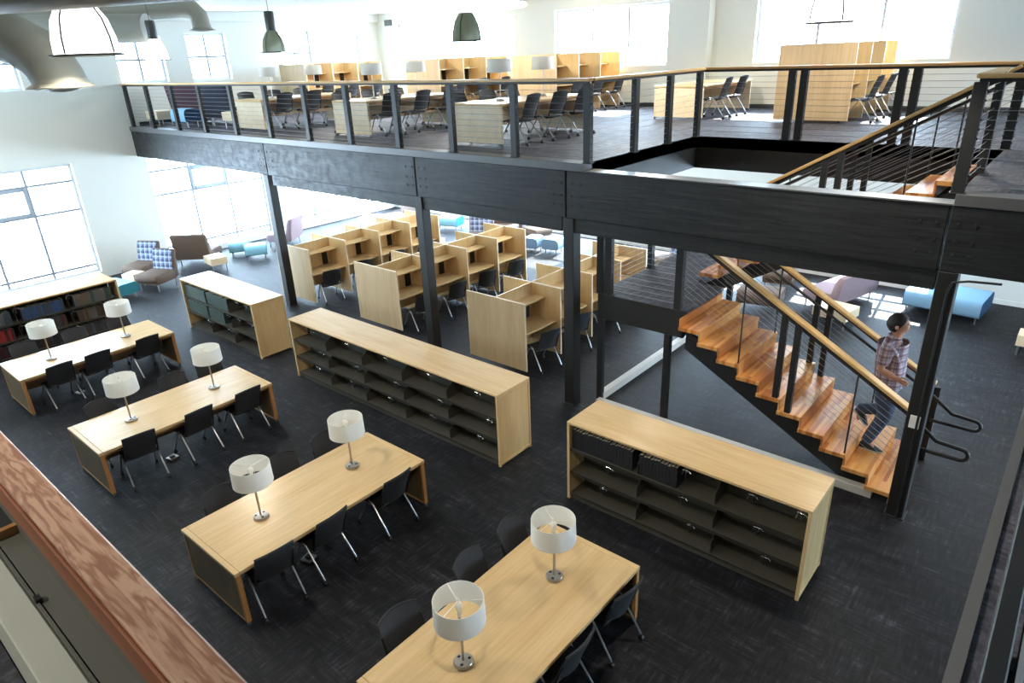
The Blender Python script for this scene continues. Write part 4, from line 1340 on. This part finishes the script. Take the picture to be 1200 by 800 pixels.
# small ceiling and wall items
t = thing('exit_sign', 'small dark exit sign box on the upper back wall', 'sign', (-21.3, YB - .02, 6.93))
MB().box(-.19, .19, -.03, .02, -.1, .1, .006).build('sign_box', 'pendant_dark', t)
t = thing('smoke_detector', 'small round detector under the pale duct on the end wall', 'detector', (XL + .04, 7.9, 6.45))
MB().lathe([(0, .06), (.12, .06), (.15, 0), (.1, -.05), (0, -.06)], 20).build('detector_body', 'plastic_white', t, 50)


# ------------------------------------------------------------------ the man on the stairs
def skin(name, nodes, edges, mat, parent=None, sub=2, root=0):
    me = bpy.data.meshes.new(name)
    me.from_pydata([n[0] for n in nodes], edges, [])
    o = bpy.data.objects.new(name, me); col.objects.link(o)
    o.modifiers.new('skin', 'SKIN').use_smooth_shade = True
    sv = me.skin_vertices[0].data if me.skin_vertices else None
    if sv is None:
        bm = bmesh.new(); bm.from_mesh(me); bm.verts.layers.skin.verify(); bm.to_mesh(me); bm.free(); sv = me.skin_vertices[0].data
    for i, n in enumerate(nodes):
        r = n[1]; sv[i].radius = r if isinstance(r, tuple) else (r, r); sv[i].use_root = (i == root)
    o.modifiers.new('sub', 'SUBSURF').levels = sub
    o.modifiers['sub'].render_levels = sub
    dg = bpy.context.evaluated_depsgraph_get()
    ev = o.evaluated_get(dg)
    m2 = bpy.data.meshes.new_from_object(ev)
    m2.name = name
    o.modifiers.clear()
    o.data = m2
    m2.materials.clear(); m2.materials.append(MATS[mat])
    m2.polygons.foreach_set('use_smooth', [True] * len(m2.polygons))
    if parent: o.parent = parent
    return o


man = thing('person', 'man in a plaid shirt and jeans walking down the stairs', 'person', (0, 0, 0))
N_, E_ = [], []


def nd(x, y, z, r, link=None):
    N_.append(((x, y, z), r))
    if link is not None: E_.append((link, len(N_) - 1))
    return len(N_) - 1


PY = 9.44
pel = nd(-1.475, PY, 1.33, (.165, .13))
wst = nd(-1.485, PY, 1.52, (.16, .125), pel)
chs = nd(-1.50, PY, 1.78, (.16, .12), wst)
uch = nd(-1.515, PY, 1.93, (.12, .09), chs)
nk = nd(-1.505, PY, 2.05, .062, uch)
nk2 = nd(-1.49, PY, 2.11, .06, nk)
hd1 = nd(-1.475, PY, 2.19, (.095, .105), nk2)
hd2 = nd(-1.49, PY, 2.28, (.098, .125), hd1)
hd3 = nd(-1.495, PY, 2.345, (.075, .095), hd2)
# legs
kf = {}
for s, y, kn, an, too in ((0, PY - .1, (-1.435, .93), (-1.605, .47), (-1.36, .415)), (1, PY + .1, (-1.45, .95), (-1.80, .86), (-1.66, .66))):
    h = nd(-1.47, y, 1.24, .115, pel)
    th = nd((-1.47 + kn[0]) / 2 + .02, y, (1.24 + kn[1]) / 2, .098, h)
    k = nd(kn[0], y, kn[1], .072, th)
    c = nd(kn[0] * .6 + an[0] * .4, y, kn[1] * .6 + an[1] * .4, .07, k)
    a = nd(an[0], y, an[1], .04, c)
    nd(too[0] - .12, y, too[1] + .0, .024, a)
# arms
hands = []
for s, (sh, el, wr) in ((-1, ((-1.53, PY - .215, 1.96), (-1.56, PY - .29, 1.68), (-1.36, PY - .27, 1.60))), (1, ((-1.53, PY + .215, 1.96), (-1.66, PY + .29, 1.70), (-1.50, PY + .3, 1.53)))):
    S = nd(*sh, .066, uch)
    mid = nd((sh[0] + el[0]) / 2, (sh[1] + el[1]) / 2, (sh[2] + el[2]) / 2, .06, S)
    e = nd(*el, .05, mid)
    f = nd(el[0] * .5 + wr[0] * .5, el[1] * .5 + wr[1] * .5, el[2] * .5 + wr[2] * .5, .048, e)
    w = nd(*wr, .033, f)
    dr = (Vector(wr) - Vector(el)).normalized()
    pm = Vector(wr) + dr * .055
    p = nd(pm.x, pm.y, pm.z, (.024, .042), w)
    hands.append((p, pm, dr, s))
# fingers
for p, pm, dr, s in hands:
    dn = Vector((0, 0, -1)); side = dr.cross(Vector((0, 1, 0))).normalized()
    if side.z < 0: side = -side
    for i, ln in enumerate((.062, .07, .066, .052)):
        b = pm + dr * .045 + side * (.03 - .02 * i)
        q1 = b + dr * ln * .5 + Vector((0, s * -.006, 0)); q2 = q1 + (dr * .6 + dn * .5 + Vector((0, -s * .5, 0))).normalized() * ln * .45
        a = nd(b.x, b.y, b.z, .0105, p); c = nd(q1.x, q1.y, q1.z, .0095, a); nd(q2.x, q2.y, q2.z, .008, c)
    b = pm - dr * .01 + side * .04; q = b + (dr * .7 + side * .6).normalized() * .035; q2 = q + dr * .026
    a = nd(b.x, b.y, b.z, .013, p); c = nd(q.x, q.y, q.z, .0105, a); nd(q2.x, q2.y, q2.z, .009, c)
# nose and ears are grown from the head
nz = nd(-1.375, PY, 2.215, (.02, .022), hd1)
body = skin('body', N_, E_, 'skin', man, 2, pel)
# eyes, mouth
for dy in (-.036, .036):
    MB().lathe([(0, -.012), (.009, -.009), (.0125, 0), (.009, .009), (0, .012)], 12, (-1.393, PY + dy, 2.255)).build('eye', 'eye_white', man, 60)
    MB().lathe([(0, -.006), (.006, 0), (0, .006)], 10, (-1.383, PY + dy, 2.255)).build('pupil', 'eye_dark', man, 60)
    MB().tube([(-1.39, PY + dy * 1.5, 2.278), (-1.383, PY + dy, 2.284), (-1.382, PY + dy * .5, 2.278)], .006, 6).build('eyebrow', 'hair', man, 60)
    MB().lathe([(0, -.034), (.016, -.022), (.024, 0), (.02, .022), (0, .032)], 12, (-1.495, PY + dy * 2.95, 2.235)).build('ear', 'skin', man, 60)
MB().tube([(-1.392, PY - .024, 2.165), (-1.384, PY, 2.166), (-1.392, PY + .024, 2.165)], .007, 6).build('mouth', 'lip', man, 60)
# hair cap: ellipsoid shell over crown and back of the head
vs, fs = [], []
nu, nv = 20, 9
for j in range(nv + 1):
    for i in range(nu):
        a = 2 * pi * i / nu
        front = max(0.0, cos(a))
        lim = 138 - 84 * front ** .7
        ph = radians(lim) * j / nv
        wob = 1 + .03 * sin(7 * a + 3 * j)
        vs.append((-1.505 + .132 * sin(ph) * cos(a) * wob, PY + .112 * sin(ph) * sin(a) * wob, 2.258 + .135 * cos(ph) * wob))
for j in range(nv):
    for i in range(nu):
        fs.append((j * nu + i, j * nu + (i + 1) % nu, (j + 1) * nu + (i + 1) % nu, (j + 1) * nu + i))
hm = MB().add(vs, fs).build('hair', 'hair', man, 80)
sd = hm.modifiers.new('thick', 'SOLIDIFY'); sd.thickness = .012; sd.offset = 0
# clothing
N_, E_ = [], []
a = nd(-1.475, PY, 1.25, (.215, .205)); b = nd(-1.485, PY, 1.5, (.205, .2), a); c = nd(-1.50, PY, 1.78, (.225, .205), b); d = nd(-1.515, PY, 1.95, (.175, .15), c); nd(-1.51, PY, 2.05, (.085, .082), d)
for sh, el in (((-1.53, PY - .215, 1.965), (-1.555, PY - .28, 1.72)), ((-1.53, PY + .215, 1.965), (-1.645, PY + .28, 1.74))):
    S = nd(*sh, .1, d); mm = nd((sh[0] + el[0]) / 2, (sh[1] + el[1]) / 2, (sh[2] + el[2]) / 2, .09, S); nd(*el, .085, mm)
skin('plaid_shirt', N_, E_, 'plaid_shirt', man, 2, 2)
MB().tube([(-1.51 + .072 * cos(2 * pi * k / 16), PY + .078 * sin(2 * pi * k / 16), 2.075 - .025 * cos(2 * pi * k / 16)) for k in range(17)], .022, 6, False).build('shirt_collar', 'plaid_shirt', man, 60)
N_, E_ = [], []
a = nd(-1.475, PY, 1.36, (.172, .14))
b = nd(-1.475, PY, 1.26, (.175, .145), a)
for y, kn, an in ((PY - .1, (-1.435, .93), (-1.615, .435)), (PY + .1, (-1.45, .95), (-1.83, .84))):
    h = nd(-1.47, y, 1.18, .14, b); th = nd((-1.47 + kn[0]) / 2 + .02, y, (1.2 + kn[1]) / 2, .125, h); k = nd(kn[0], y, kn[1], .1, th)
    c = nd(kn[0] * .6 + an[0] * .4, y, kn[1] * .6 + an[1] * .4, .092, k); nd(an[0], y, an[1], .078, c)
skin('jeans', N_, E_, 'denim', man, 2, 1)


def shoe(heel, toe, y):
    heel, toe = Vector(heel), Vector(toe)
    d = (toe - heel).normalized(); n = Vector((-d.z, 0, d.x)); L = (toe - heel).length
    M = Matrix(((d.x, 0, n.x, heel.x), (0, 1, 0, y), (d.z, 0, n.z, heel.z), (0, 0, 0, 1)))
    out = [(0, .035), (.02, .045), (.09, .042), (.18, .052), (.25, .045), (L, .0), (.25, -.045), (.18, -.052), (.09, -.042), (.02, -.045), (0, -.035)]
    hs = [.085, .1, .105, .07, .045, .03, .045, .07, .105, .1, .085]
    vs = [M @ Vector((x, yy, .02)) for x, yy in out] + [M @ Vector((x * .97 + .004, yy * .7, h)) for (x, yy), h in zip(out, hs)]
    n_ = len(out)
    fs = [(i, (i + 1) % n_, n_ + (i + 1) % n_, n_ + i) for i in range(n_)] + [tuple(range(n_))[::-1]] + [tuple(range(n_, 2 * n_))]
    o = MB().add(vs, fs).build('shoe', 'shoe', man, 60)
    vs = [M @ Vector((x * 1.01, yy * 1.04, 0)) for x, yy in out] + [M @ Vector((x * 1.01, yy * 1.04, .022)) for x, yy in out]
    MB().add(vs, fs).build('shoe_sole', 'shoe_sole', o, 40)


shoe((-1.67, 0, .367), (-1.36, 0, .367), PY - .1)
shoe((-1.86, 0, .83), (-1.66, 0, .60), PY + .1)
print('books', nbk)
